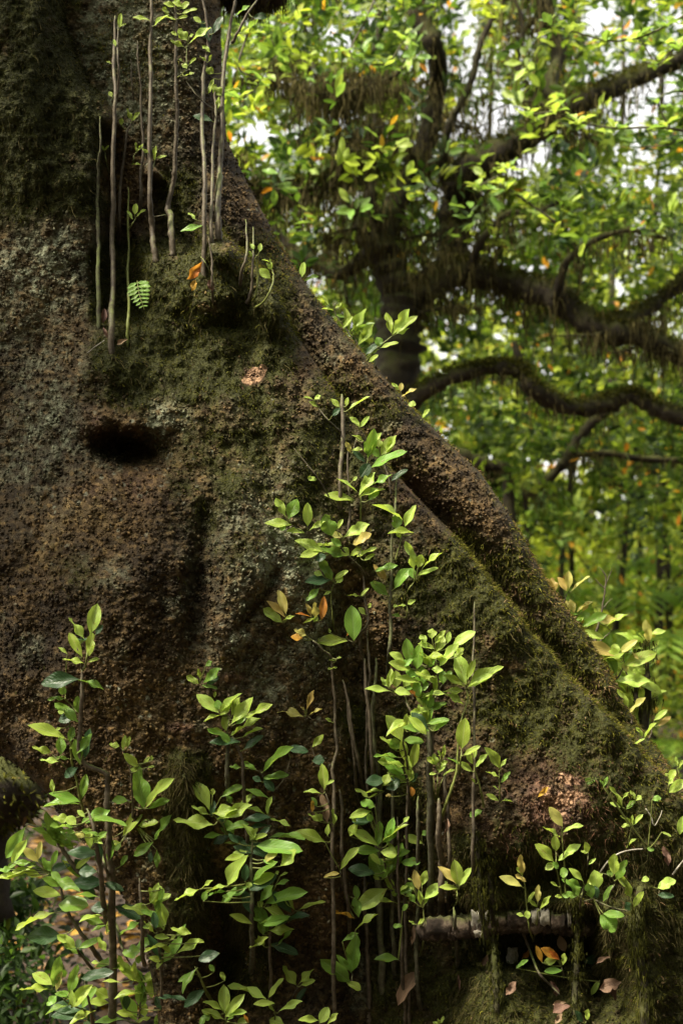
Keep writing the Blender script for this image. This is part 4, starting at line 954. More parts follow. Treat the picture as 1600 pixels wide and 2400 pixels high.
# ---- centre right bush
shoot("dense lime bush at mid height right of the trough, the brightest leaf mass",
 ["G 7 4: 830 2200; 822 1800; 825 1400; 820 1100; 780 1000", "G 3.5 2: 800 1300; 700 1150; 610 1000; 570 880", "G 3 2: 800 1050; 850 960; 870 880; 930 780", "G 2.5 1.5: 780 1000; 740 850; 720 700; 740 560", "G 2 1.5: 900 860; 870 700; 860 500"],
 ["G: y 440 860 235 835 65, y 430 820 370 740 60, y 430 830 455 670 70, y 500 830 500 690 110, y 570 820 640 710 90, y 480 860 615 870 90, p 690 860 640 790 40, o 700 920 640 860 45, y 640 660 460 600 100, y 580 590 460 510 80, g 620 600 600 400 110, g 690 660 710 460 115, y 660 560 720 440 60, y 900 630 1060 440 100, y 1020 440 1205 320 110, y 1060 550 1110 470 80, y 860 630 740 510 60, y 780 420 730 350 80, y 830 380 830 295 100, y 870 390 945 310 50, y 970 420 990 325 55, y 870 500 930 370 100, y 850 470 720 420 60, y 830 730 690 690 90, y 820 660 920 670 70, y 930 870 1100 850 75, y 895 850 830 740 60, g 750 790 740 650 90, g 700 720 600 680 90, g 680 770 700 900 90, g 720 860 790 790 70, y 760 950 730 870 50, g 930 800 930 680 80, g 960 760 1000 680 60, y 800 620 760 560 60, g 800 640 850 560 60, y 900 590 880 520 60, y 740 560 660 500 70, y 860 420 900 350 60, y 780 470 740 400 60, g 560 640 640 560 70"], fill=16, fk='yyyg', off=0.09, name="leafy_bush", cat="bush")
shoot("green-stemmed shoot with four big pointed lime leaves at the right of the lime bush",
 ["G 4 1.8 stem_green: 900 2080; 950 1950; 1010 1780; 1050 1600; 1065 1400; 1090 1150; 1150 950; 1145 830"],
 ["G: y 1140 800 1060 540 150, y 1150 750 1215 590 70, y 1165 820 1440 620 80, y 1170 820 1360 710 60, y 1135 820 955 715 55"], off=0.10, smat='stem_green')
shoot("single broad upright leaf on a green stalk below the four big pointed leaves",
 ["G 2.2 1.5 stem_green: 1085 1640; 1090 1520; 1102 1390"], ["G: y 1100 1390 1130 1140 140, y 1120 1450 1255 1370 30, g 1080 1540 990 1470 35"], off=0.10, smat='stem_green')
shoot("column of large lime leaves below the bush, over the dark trough",
 ["G 3 1.5: 650 2000; 620 1800; 605 1600; 590 1450; 575 1330; 600 1200; 690 1100", "G 1.5 1: 700 1250; 760 1220; 790 1180"],
 ["G: y 560 1330 440 1100 150, y 590 1230 600 1090 70, g 570 1310 740 1320 95, y 580 1500 560 1320 80, y 650 1560 690 1350 90, g 520 1470 320 1440 60, g 500 1410 480 1300 100, y 570 1550 350 1520 90, y 570 1550 400 1500 60, y 620 1660 610 1480 75, y 600 1700 440 1610 100, y 630 1690 650 1600 60, y 430 1620 400 1700 85, y 370 1730 440 1690 30, d 400 1680 240 1690 120, d 410 1760 520 1680 130, y 780 1260 640 1110 90, y 740 1070 710 990 60, y 690 1090 640 1050 60, g 850 1230 960 1130 60, o 650 1830 640 1750 60, p 460 1830 410 1815 45, y 620 1230 680 1130 70, d 640 1700 690 1620 60"], off=0.13, fill=6, fk='ygd')
shoot("cluster of small cupped leaves on three green stalks in front of the knobbly pole",
 ["G 1.8 1.2 stem_green: 880 1880; 880 1740; 880 1600", "G 1.6 1 stem_green: 860 1860; 845 1750; 840 1650", "G 1.6 1 stem_green: 890 1860; 905 1750; 930 1650"],
 ["G: y 880 1540 790 1480 60, y 870 1540 850 1445 70, y 930 1480 945 1370 40, y 910 1470 890 1410 30, y 890 1610 940 1520 70, y 930 1640 1020 1580 40, y 870 1620 810 1620 30, y 910 1520 970 1510 35"], off=0.13, smat='stem_green')
shoot("small lime sprig with a dark leaf at the left of the trough",
 ["G 1.5 1 stem_green: 270 1960; 265 1880; 250 1830"], ["G: y 250 1840 140 1760 60, y 390 1780 230 1775 35, y 260 1840 320 1800 25, d 310 1900 200 1890 80"], off=0.11, smat='stem_green')
shoot("curved green seedling with four small leaves, left of the reddish bark",
 ["G 2.5 1.5 stem_green: 1305 1960; 1285 1800; 1250 1680; 1215 1600; 1208 1530"],
 ["G: y 1200 1600 1090 1520 65, y 1200 1530 1150 1430 70, y 1215 1480 1230 1390 40, y 1230 1560 1325 1450 60, y 1225 1710 1200 1665 25", "I: g 90 310 10 355 60"], off=0.05, smat='stem_green')
shoot("upright green seedling with one large leaf on top, nearest the reddish bark",
 ["G 2 1.4 stem_green: 1455 1885; 1450 1750; 1445 1600"],
 ["G: y 1460 1580 1350 1400 100, y 1460 1560 1510 1490 30, y 1445 1650 1330 1600 35, g 1465 1700 1540 1610 50, y 1440 1770 1390 1730 20, y 1440 1870 1340 1810 50, y 1470 1870 1560 1860 25"], off=0.04, smat='stem_green')
# ---- bottom centre
shoot("big sprouting head of glossy green and lime leaves at the bottom centre",
 ["H 3 1.5: 960 1250; 945 950; 880 800; 830 650; 800 540; 790 470"],
 ["H: y 575 290 540 240 40, y 710 190 540 230 80, y 520 410 570 300 80, y 770 495 550 360 100, y 800 460 980 290 80, g 810 470 930 350 80, g 780 540 580 530 90, y 790 545 920 560 110, g 820 770 720 570 180, d 740 740 530 690 120, y 910 650 810 610 50, y 910 890 840 780 70, y 850 870 605 1020 150, y 920 990 750 970 40, y 940 900 1010 845 40, y 1090 960 940 890 50, y 780 790 730 760 40, g 970 640 1120 640 90, y 990 290 1030 240 40, d 710 280 560 270 90, g 740 150 630 110 100, g 700 290 690 220 60, y 910 600 870 480 60, y 930 930 890 900 50, g 860 760 880 600 80"], off=0.15, fill=8)
shoot("side twig with a yellow-green oval leaf pointing left, right of the thin rod",
 ["H 1.5 1: 460 900; 440 760; 435 700"], ["H: y 305 465 80 360 100, y 440 700 570 520 75, p 290 770 405 730 30, o 560 1130 400 1060 60, g 600 1120 570 960 90, g 590 960 570 850 60"], off=0.06)
shoot("speckled leaf pair behind the wide grey pole",
 ["H 1.5 1: 1180 560; 1165 500; 1155 470"], ["H: y 1155 475 1005 410 80, g 1150 400 1190 370 50"], off=0.05)
shoot("sprig of four cupped lime and coppery leaves left of the log end",
 ["H 2.5 1.5 stem_green: 1125 1470; 1165 1300; 1170 1200; 1160 1030"],
 ["H: p 1120 880 1090 720 75, y 1150 840 1190 720 70, y 1170 960 1340 810 100, y 1140 1010 1130 900 50, g 1090 990 1040 900 60, y 1170 1010 1220 900 40, y 1090 1180 1040 1150 25, y 1115 1180 1165 1140 40, y 1080 880 1050 850 30, y 1060 790 1030 780 20"], off=0.14, smat='stem_green')
shoot("pale yellow star of three broad leaves above the left half of the log",
 ["H 1.8 1.3 stem_green: 1430 1030; 1462 960; 1470 870"], ["H: y 1470 840 1440 640 110, p 1450 830 1320 680 80, y 1480 840 1568 700 70, y 1470 870 1315 850 50"], off=0.14, smat='stem_green')
shoot("dim olive sprig of large soft leaves low in the trough",
 ["H 2 1.2: 545 1800; 540 1700; 530 1600"],
 ["H: y 570 1230 735 1085 50, g 455 1330 580 1260 60, g 530 1600 580 1310 140, g 520 1590 425 1465 60, g 530 1690 310 1510 150, y 490 1690 610 1740 80"], off=0.10)
shoot("single green leaf with a brown scar hanging low in the trough",
 ["H 1 1: 990 1560; 960 1500; 945 1490"], ["H: g 950 1490 760 1470 80, g 980 1190 905 1200 50, g 980 1060 1020 1010 50"], off=0.10)
shoot("lime star at the very bottom edge, right of the trough",
 ["H 1.5 1 stem_green: 1310 2110; 1310 2055"], ["H: y 1305 2055 1250 2035 30, y 1310 2050 1340 1990 25, y 1305 2050 1290 2010 30"], off=0.04, smat='stem_green')
# ---- lower right
shoot("two-stemmed coppery sprig growing up across the middle of the log",
 ["I 2 1.3 stem_green: 470 1275; 440 1200; 415 1000; 400 860; 385 790", "I 2 1.3 stem_green: 470 1275; 490 1100; 495 1020"],
 ["I: p 385 785 375 650 60, p 380 870 235 800 70, p 415 835 340 790 40, y 425 990 470 915 30, y 400 1090 350 1070 30, y 430 1110 420 1055 50, p 500 985 505 870 50, y 495 1020 440 975 30, y 515 1040 580 950 45, y 390 790 345 735 30"], off=0.12, smat='stem_green')
shoot("tallest green shoot of the lower right, olive leaf at its tip",
 ["I 2.2 1.3 stem_green: 735 1150; 715 1000; 702 850; 695 700; 685 480; 680 430", "I 2 1.3 stem_green: 690 980; 660 850; 640 750; 632 620"],
 ["I: p 680 430 595 300 80, y 685 470 810 415 50, y 665 510 550 435 45, y 635 610 625 510 65, y 615 690 505 570 90, y 650 680 800 570 60, y 625 700 560 740 60, g 660 780 715 760 80, g 650 740 620 700 50, y 645 870 600 840 25, y 680 950 635 940 30"], off=0.10, smat='stem_green')
shoot("tangle of mid green leaves between the tall shoot and the broad cupped pair, lower right",
 ["I 3 1.5: 830 1160; 815 1000; 830 900; 845 860", "I 1.5 1: 840 980; 900 960; 960 930"],
 ["I: y 830 830 745 745 50, g 820 880 690 820 70, g 790 940 690 930 60, g 800 940 760 850 60, y 940 890 920 770 100, y 850 870 960 780 60, g 900 960 870 860 80, d 940 960 900 870 70, g 910 1110 845 1100 60, g 870 1240 880 1130 60, g 960 1080 1060 1190 140, g 980 1070 1120 1080 70, d 680 1180 780 1170 80, d 840 1430 950 1390 70"], off=0.09)
shoot("seedling with one ragged cream leaf above the green tangle",
 ["I 1.3 1: 860 745; 862 690; 870 620"], ["I: y 870 620 850 550 50, y 870 620 820 610 30, y 870 710 920 665 25"], off=0.05)
shoot("broad cupped pair of pale green leaves on an arching twig, lower right",
 ["I 2 1.2: 1010 1010; 1040 900; 1065 840", "I 1.5 1: 1065 850; 1020 790; 960 770"], ["I: y 1060 780 1065 645 90, g 1075 820 1145 690 75, g 1050 800 1010 760 50, g 980 980 1040 870 50"], off=0.10)
shoot("upright oval yellow-green leaf with a smaller one beside it, right of the cupped pair",
 ["I 1.8 1.3 stem_green: 1185 1070; 1188 1010; 1185 950"], ["I: y 1185 955 1115 800 85, y 1200 1020 1265 920 55, d 1180 1050 1150 990 60"], off=0.08, smat='stem_green')
shoot("two little clusters of fresh leaves on the reddish bark at the right",
 ["I 1.5 1 stem_green: 1135 330; 1140 300; 1120 290", "I 1.2 1 stem_green: 1140 310; 1180 270; 1215 240"],
 ["I: y 1120 290 1050 145 55, y 1120 230 1160 180 20, y 1110 290 1040 255 30, g 1150 300 1210 245 45, y 1215 230 1185 170 40, y 1220 240 1255 205 45"], off=0.03, smat='stem_green')
shoot("spindly star of narrow leaves below the two little clusters",
 ["I 1.4 0.8 stem_green: 1145 610; 1165 530; 1190 430"], ["I: y 1190 420 1115 355 20, y 1200 420 1260 345 20, y 1190 415 1120 425 40, y 1150 590 1205 520 25, y 1195 415 1195 350 18"], off=0.03, smat='stem_green')
shoot("lime leaves at the right edge above the roots",
 ["I 1.5 1 stem_green: 1455 200; 1458 140; 1460 90"], ["I: y 1460 180 1568 100 80, y 1450 60 1440 40 30, y 1460 120 1490 80 40, y 1465 90 1500 20 60, y 1540 490 1560 370 60"], off=0.04, smat='stem_green')
shoot("chewed round leaf over a dark one on the mossy root at the right",
 ["I 1.5 1: 1400 1000; 1390 940; 1385 890"], ["I: y 1380 880 1500 830 90, d 1380 930 1490 940 50, y 1260 830 1310 810 50"], off=0.04)
shoot("scattered tiny green leaves on the bark near the bluish fern, right side",
 ["I 1 0.8: 1330 640; 1320 600; 1310 590"], ["I: g 1300 590 1350 600 40, y 1410 470 1475 500 25, g 1340 230 1400 220 50, g 980 140 1010 70 30, g 985 130 960 90 20"], off=0.02)
shoot("orange and yellow dying rosette in the dark hollow under the log",
 ["I 1.5 1: 690 1560; 685 1500; 680 1450"], ["I: o 530 1430 495 1320 20, o 650 1400 540 1330 70, y 640 1410 550 1430 60, y 685 1450 695 1370 45, g 680 1490 560 1490 55, o 660 1410 590 1350 40"], off=0.12)
shoot("small pair of leaves with a pale speckled one at the bottom edge, lower right",
 ["I 1.2 0.9: 860 1900; 858 1860"], ["I: y 860 1850 870 1780 50, d 830 1870 780 1790 50"], off=0.08)
shoot("lone yellow leaf curling over the brown dead leaves, lower right",
 ["I 1 0.8: 960 1580; 950 1570"], ["I: y 890 1670 945 1575 45, g 340 1470 420 1415 25"], off=0.08)
# ---- on the silhouette of the rear buttress
kw = dict(root=False, group="shoots along the far buttress edge")
shoot("backlit pinkish fan of four leaves rising over the rear buttress edge", ["J 2 1: 340 520; 370 440; 400 380"], ["J: p 265 370 145 235 40, p 265 370 230 245 90, p 380 370 300 240 80, p 400 350 400 185 85, p 430 370 590 220 55"], depth=0.24, **kw)
shoot("pink and green leaves tucked behind the rear buttress edge below the pinkish fan", ["J 2 1: 560 800; 490 660; 470 600"], ["J: p 400 600 370 470 80, p 460 600 420 470 80, p 480 590 615 475 60, g 570 680 560 570 110, g 640 700 690 630 80, y 510 690 540 645 35, p 540 580 600 490 50"], depth=0.26, fill=5, fk='ypg', **kw)
shoot("bare forked twigs with two narrow leaves beyond the rear buttress", ["J 3 1.5: 660 960; 680 800; 740 600; 770 400; 770 230; 700 120", "J 1.5 0.8: 770 350; 720 290; 660 240", "J 1.5 0.8: 770 360; 810 230; 835 130", "J 1.5 0.8: 740 560; 780 500; 850 440", "J 2 1: 720 900; 780 830; 840 770"],
      ["J: y 770 720 670 560 50, y 785 730 970 600 60"], depth=0.34, **kw)
shoot("large green leaf over the rear edge with a leafy tuft to its right", ["J 3 1.5: 880 1420; 880 1300; 890 1200", "J 2 1: 890 1260; 960 1150; 980 1110", "J 2 1: 1000 1330; 970 1150; 965 980"],
      ["J: g 880 1210 790 950 120, y 880 1030 870 920 100, g 970 1110 1035 935 80, y 1040 970 1115 945 25, y 960 990 930 965 40, p 1040 990 1105 1060 35, p 990 1200 970 1110 75, y 1080 1220 1030 1130 40"], depth=0.25, fill=7, fk='yyp', **kw)
mossy = shoot("dark moss-wrapped stump of a stem at the right beyond the buttress edge", ["J 12 4: 1150 1900; 1180 1700; 1210 1500; 1190 1250; 1180 1000; 1165 860", "J 7 3: 1150 1700; 1100 1500; 1080 1300; 1060 1250"],
      ["J: y 1190 1220 1080 1130 90, y 1100 1120 1160 1080 35, y 1190 920 1130 800 30, y 1230 970 1315 880 60, y 1240 1110 1280 1080 40, y 1200 1385 1285 1330 60, y 1260 1460 1380 1380 45, y 1150 1350 1060 1280 40, y 1200 1300 1220 1270 30"], depth=0.30, smat='limb', fill=9, fk='yyp', **kw)
qq = np.array([[1240 + x / 4.356, 1300 + y / 4.356] for x, y in ((1180, 1700), (1210, 1500), (1190, 1250), (1180, 1000), (1165, 900), (1100, 1500), (1080, 1350))])
hanging("moss_sleeve", P(qq[:, 0], qq[:, 1], 0.30), 90, (0.01, 0.05), 0.003, mossy, 8, 'moss', 2, 0.012)
shoot("crossed pair of rounded leaves, one greenish one copper, at the far right", ["J 2 1: 1210 1900; 1240 1820; 1270 1740"], ["J: y 1270 1690 1390 1590 65, p 1310 1745 1430 1660 60"], depth=0.2, **kw)
shoot("copper-edged leaf pair standing against the rear edge low on the right", ["J 2 1: 1040 1720; 1030 1660; 1015 1590"], ["J: y 1010 1560 920 1390 80, p 1020 1610 1165 1470 55"], depth=0.17, **kw)
shoot("bright green sprig at the foot of the rear buttress edge", ["J 1.8 1 stem_green: 985 2070; 988 2020; 990 1990", "J 1.8 1 stem_green: 1190 1930; 1170 1880"], ["J: y 1170 1880 1260 1720 50, y 1160 1860 1100 1770 50, y 1000 2000 1150 1880 45, y 985 2000 900 1840 80"], depth=0.02, **kw)
shoot("little sprig at the right frame edge beyond the buttress", ["J 1.5 1 stem_green: 1520 2240; 1515 2160"], ["J: y 1510 2160 1490 2070 35, y 1520 2178 1568 2100 30"], depth=0.12, **kw)
shoot("small pair of leaves halfway up the rear edge", ["M 1.2 1: 190 320; 186 290; 185 270"], ["M: y 185 270 200 145 70, g 205 310 325 255 35"], depth=0.22, **kw)
shoot("blueish narrow-leaved sprig on the rear edge, left of the pale blurred leaves", ["M 1.5 0.8: 650 830; 560 720; 500 640; 480 560"], ["M: y 490 560 545 510 40, y 480 580 380 550 25, y 430 530 375 440 40, g 580 640 510 620 30, y 560 740 640 640 30"], depth=0.22, **kw)
shoot("pale yellow blurred leaves just behind the rear edge", ["M 2 1: 720 960; 690 880; 650 790"], ["M: y 620 760 590 570 60, y 640 770 770 580 35, g 650 800 820 680 35, y 810 890 720 740 50, y 700 900 820 720 100, y 700 800 680 640 90"], depth=0.42, **kw)
shoot("glowing tulip-shaped rosette of lime leaves in front of the dark tree", ["M 2.2 1.4 stem_green: 780 1040; 870 930; 960 860; 1020 810"], ["M: y 1010 790 965 610 80, y 1020 800 1150 590 120, y 1050 780 1225 640 45, y 1030 805 1165 750 35, g 900 910 880 830 90, y 910 920 1055 870 45, d 770 980 870 890 70, y 780 1000 880 930 45, y 800 1050 875 990 50"], depth=0.22, **kw)
shoot("creamy leaves peeping over the rear edge below the glowing rosette", ["M 1.5 1: 1110 1400; 1100 1360; 1090 1320"], ["M: p 1100 1370 1225 1300 45, p 1090 1320 1100 1250 50, y 1080 1310 1020 1250 40"], depth=0.18, **kw)
shoot("two single leaves peeping over the rear edge above its mid height", ["M 1.2 1: 1280 1600; 1200 1500; 1165 1445"], ["M: y 1160 1440 1225 1440 70, y 1290 1565 1350 1490 50"], depth=0.17, **kw)
# ---- upper left poles
ku = dict(group="tall sprouts at the upper left")
shoot("thickest upper-left pole, brown with a split dead tip", ["L 7.5 6.5: 215 1490; 213 1200; 215 1000; 218 500; 228 0; 232 -400", "K 6.5 4: 238 1100; 240 800; 240 500; 245 130", "K 2.5 2: 262 800; 268 500; 270 200"],
      ["K: y 280 225 290 115 45, y 250 380 235 325 30, y 215 520 180 500 25, y 215 790 200 750 40, y 285 215 330 195 20"], off=0.09, **ku)
shoot("tall straight grey pole that runs out of the top, next to a leafless fork", ["L 7 6: 565 745; 545 600; 528 450; 522 250; 520 0", "K 5.5 4: 535 1390; 530 1000; 528 600; 530 350; 545 100; 552 -60", "K 1.3 1 stem_green: 555 1380; 575 1290", "L 1.5 1: 545 368; 600 360; 650 350"],
      ["K: y 525 165 400 135 35, y 565 210 650 115 35, y 565 1310 575 1200 40, y 580 1290 655 1270 30, y 515 1250 470 1215 30"], off=0.09, **ku)
shoot("knobbed brown pole bent at its foot, leafy where it crosses the lit bark", ["L 7.5 5: 692 690; 690 500; 682 350; 665 310; 700 120; 708 0", "K 5 3.5: 715 1400; 735 1200; 745 900; 750 760; 742 450; 740 100; 745 -40", "K 1.5 1 stem_green: 750 640; 815 560; 830 350"],
      ["K: y 735 60 650 20 60, y 680 120 635 65 55, y 740 160 650 135 30, y 780 70 840 20 60, y 790 110 900 70 35, y 760 150 825 130 35, y 830 330 770 240 90, y 750 290 705 260 40, y 850 355 1000 220 55, y 800 380 705 330 50, y 850 300 880 280 30, y 830 560 800 520 50, y 850 525 895 475 30, y 810 620 880 595 25, y 790 500 770 480 20, y 730 40 760 -20 50, y 800 60 720 10 50"], off=0.09, **ku)
shoot("slim grey pole with two dark ivy-like leaves near its top", ["L 6 5.5: 955 880; 952 600; 948 400; 945 0", "K 5 3.5: 965 1400; 955 1000; 965 700; 985 500; 1000 300; 980 130; 955 -30"],
      ["K: d 1010 340 970 180 110, d 1050 270 1110 140 80, y 950 190 890 140 50, y 1020 425 965 375 50, y 990 500 940 460 25, y 1010 500 1030 450 25", "L: y 880 390 830 335 45, g 945 440 775 475 35"], off=0.09, **ku)
shoot("pinkish grey pole on the mossy knob, rightmost tall one, leafy side branch", ["L 8 6.5: 1062 570; 1065 350; 1068 100; 1072 0", "K 6.5 4: 1085 1400; 1105 1200; 1120 800; 1150 450; 1180 250; 1200 100; 1222 -40", "K 4 2.5: 1195 350; 1240 260; 1300 160; 1350 80; 1420 -20"],
      ["K: g 1225 130 1330 50 45, y 1270 270 1330 220 30, d 1370 140 1470 130 70, y 1110 780 1050 700 90, y 1150 740 1250 715 35, y 1050 600 980 550 70, y 1050 640 1010 740 40, y 1080 900 1090 800 40"], off=0.09, **ku)
shoot("dim brown pole between the slim grey one and the pinkish one", ["L 4.5 3.5: 1005 600; 1010 400; 1018 0", "K 3.8 2.8: 1045 1400; 1050 1100; 1060 850; 1050 700", "K 1.5 1: 1040 890; 930 800; 820 640"], ["K: d 1035 990 895 940 80"], off=0.06, **ku)
shoot("grey green pole furthest left of the upper sprouts", ["L 5.5 4.5: 108 1290; 102 900; 100 600; 105 200; 108 0", "K 4 2.5: 112 1400; 118 1200; 122 950"], [], off=0.05, smat='stem_lichen', **ku)
shoot("half hidden pole right of the thickest one, fresh yellow leaf pair on top", ["L 4.5 4: 268 600; 275 400; 300 0", "K 4.5 2.5: 320 1400; 340 1100; 372 1000"], ["K: y 380 985 345 890 40, y 385 985 440 920 40, y 290 1020 300 970 40"], off=0.03, **ku)
shoot("thin pole left of the tall grey one, dead at the tip", ["L 4 3.5: 440 420; 443 200; 446 0", "K 3.5 2: 455 1400; 465 1200; 458 900; 455 700; 438 500; 425 330", "K 1.2 1 stem_green: 375 1345; 390 1300; 412 1245"], ["K: y 420 1240 410 1170 25, y 430 1230 470 1180 25, y 375 1345 445 1335 25"], off=0.04, **ku)
shoot("short dead spike on the lit bark between two poles", ["K 2.5 1.5: 395 870; 382 700; 370 480"], [], off=0.01, **ku)
shoot("olive green cane with a tiny three-leaved twig, beside the fern", ["L 4 2.5 stem_green: 325 1430; 345 1200; 350 1000; 345 700; 340 450; 342 130", "L 1.8 1 stem_green: 350 470; 380 430; 400 370"], ["L: y 380 390 340 320 30, y 395 350 405 270 55, y 410 370 470 310 20"], off=0.08, smat='stem_green', **ku)
shoot("tiny two-leaved twig left of the thickest upper pole", ["K 1.5 1 stem_green: 200 1420; 175 1330; 150 1230"], ["K: y 155 1230 190 1190 20, y 150 1230 140 1190 20"], off=0.04, smat='stem_green', **ku)
shoot("curved green seedling like a hook on the mossy shelf", ["L 2.6 1.8 stem_green: 1335 1110; 1430 1040; 1490 900; 1485 780"], ["L: y 1475 860 1400 790 80, y 1490 790 1450 740 40, y 1470 730 1420 705 20, y 1488 785 1475 710 30"], off=0.05, smat='stem_green', **ku)
shoot("three short green canes on the shelf left of the hook-shaped seedling", ["L 4 2.5: 1235 930; 1260 800; 1290 650; 1280 390", "L 4 2.5: 1290 1060; 1330 900; 1345 700; 1340 450", "L 2.2 1.5 stem_green: 1350 1030; 1380 820; 1365 680"], ["L: y 1345 630 1325 585 40, y 1390 650 1400 585 40, y 1330 690 1310 645 30"], off=0.06, **ku)
shoot("thin reddish stem at the foot of the slim grey pole, dead leaf on it", ["L 3 2: 1015 1070; 1018 900; 1010 700; 990 540", "L 1.3 1 stem_green: 1000 820; 960 740; 930 680"], ["L: n 1020 960 990 880 60"], off=0.07, **ku)

# ---- fern on the bark and a tiny one at the right
def fern_frond(label, crop, base, tip, wid, npair, kind='g', off=0.05):
    ox, oy, sc = CROP[crop]
    b = (ox + base[0] / sc, oy + base[1] / sc); t = (ox + tip[0] / sc, oy + tip[1] / sc); Yb = surf(*b) - off
    r = empty("fern_frond", P(b[0], b[1], Yb), label, "fern")
    q = spline([(b[0], b[1], Yb), ((b[0] + t[0]) / 2 - 3, (b[1] + t[1]) / 2, Yb - 0.02), (t[0], t[1], Yb - 0.03)], 6)
    o = link("stem", multi_mesh("stem", [tube_arrays(P(q[:, 0], q[:, 1], q[:, 2]), np.linspace(0.0012, 0.0005, len(q)), 5)], M['stem_green'])); child_local(o, r)
    pts = P(q[:, 0], q[:, 1], q[:, 2]); ax = pts[-1] - pts[0]; Ln = np.linalg.norm(ax); ax /= Ln
    sd = np.cross(ax, np.array([0, 1.0, 0])); sd /= np.linalg.norm(sd)
    for i in range(npair):
        f = 0.06 + 0.92 * i / npair
        p = np.array([np.interp(f, np.linspace(0, 1, len(pts)), pts[:, k]) for k in range(3)])
        L = mm(wid / sc, Yb) * 0.62 * (1 - f) ** 0.6 * min(1, .7 + f * 2)
        for s in (-1, 1):
            d = sd * s + ax * 0.35 + np.array([0, LR.gauss(0, .1), 0])
            add_leaf(r, p, d / np.linalg.norm(d), L, L * 0.40, kind, np.array([0, -1, 0.5]), 0, LEAVES[6], "leaflet")
fern_frond("single blue-green fern frond hanging from the dark recess behind the upper poles", 'L', (415, 880), (475, 1115), 200, 7, 'g', 0.15)
fern_frond("tiny bright fern frond on the bark right of the reddish patch", 'I', (850, 105), (945, 75), 60, 6, 'g', 0.02)

# ---- fallen leaves and debris caught on the tree
def fallen(label, crop, kind, bx, by, tx, ty, w, off=0.02, name="fallen_leaf", grp="dead leaves caught on the roots", up=None):
    ox, oy, sc = CROP[crop]; b = (ox + bx / sc, oy + by / sc); t = (ox + tx / sc, oy + ty / sc)
    Yb = min(surf(*b), surf(*t)) - off
    b3, t3 = P(b[0], b[1], Yb), P(t[0], t[1], Yb - 0.008); d = t3 - b3; L = float(np.linalg.norm(d))
    root = bpy.data.objects.new(name, LEAVES[LR.choice((1, 3, 5))]); coll.objects.link(root)
    root.material_slots[0].link = 'OBJECT'; root.material_slots[0].material = LM[kind]
    Y = Vector(d).normalized(); Z = Vector(up or (LR.gauss(0, .4), -1, LR.gauss(.3, .4))); Z = (Z - Y * Z.dot(Y)).normalized(); X = Y.cross(Z)
    root.matrix_basis = Matrix.Translation(Vector(b3)) @ Matrix((X, Y, Z)).transposed().to_4x4() @ Matrix.Diagonal((mm(w / sc, Yb), L, L * 1.3, 1))
    root['label'] = label; root['category'] = "fallen leaf"; root['group'] = grp
fallen("orange folded leaf caught in the moss at the foot of the slim grey pole", 'L', 'o', 935, 725, 828, 868, 80, 0.06)
fallen("rust brown leaf hanging under the orange folded one", 'L', 'o', 880, 870, 855, 950, 55, 0.05)
fallen("pinkish dead leaf standing beside the grey green pole at the upper left", 'L', 'n', 140, 1220, 160, 1100, 50, 0.05)
fallen("small curled pink leaf on the shelf left of the thickest upper pole", 'L', 'n', 180, 1340, 145, 1250, 30, 0.05)
fallen("small tan leaf wedged between the thickest pole and the olive cane", 'L', 'n', 255, 1390, 325, 1340, 40, 0.05)
fallen("pale pinkish dead leaf on the mossy mound under the log", 'I', 'n', 265, 1670, 335, 1575, 65, 0.05)
fallen("brown upright dead leaf left of the moss column at the lower right", 'I', 'n', 640, 1680, 610, 1570, 55, 0.06)
fallen("broad curled brown leaf near the bottom edge, lower right", 'I', 'n', 610, 1800, 720, 1730, 75, 0.06)
fallen("narrow brown leaf above the broad curled one near the bottom edge", 'I', 'n', 608, 1740, 700, 1715, 35, 0.06)
fallen("small tan leaf at the very bottom, under the broad curled one", 'I', 'n', 625, 1880, 675, 1810, 45, 0.06)
fallen("large dark brown dead leaf drooping in the hollow at the lower right", 'I', 'n', 1110, 1570, 960, 1620, 100, 0.06)
fallen("second dark brown leaf hanging below the large one at the lower right", 'I', 'n', 1010, 1600, 1090, 1700, 60, 0.05)
fallen("salmon dead leaf sticking out between the mossy roots", 'I', 'n', 930, 1440, 1020, 1375, 35, 0.06)
fallen("grey white dead leaf right under the right end of the log", 'I', 'n', 700, 1350, 660, 1245, 70, 0.06)
fallen("orange splinter-like leaf on the reddish bark patch", 'I', 'o', 500, 215, 575, 140, 38, 0.02)
fallen("brown leaf stuck on the roots at the far right", 'I', 'n', 1460, 720, 1430, 580, 60, 0.04)
fallen("small red brown leaf low at the left of the mossy mound", 'I', 'n', 90, 1450, 130, 1385, 45, 0.04)
fallen("rust leaf behind the orange rosette under the log", 'I', 'o', 380, 1400, 440, 1345, 40, 0.04)
fallen("large pink brown dead leaf standing in the dark trough near the bottom", 'H', 'n', 940, 1890, 1090, 1590, 130, 0.05)
fallen("tan shred of leaf at the left end of the log", 'H', 'n', 1060, 1360, 1085, 1200, 45, 0.10)
fallen("dark red curled leaf beside the knobbly pole", 'H', 'n', 1345, 380, 1390, 270, 40, 0.14)
fallen("brown leaf hanging under the lime bush", 'G', 'n', 990, 920, 1040, 1020, 55, 0.08)
fallen("thin white curled leaf on the dark bark above the bottom edge", 'H', 'n', 1480, 1760, 1470, 1630, 25, 0.05)

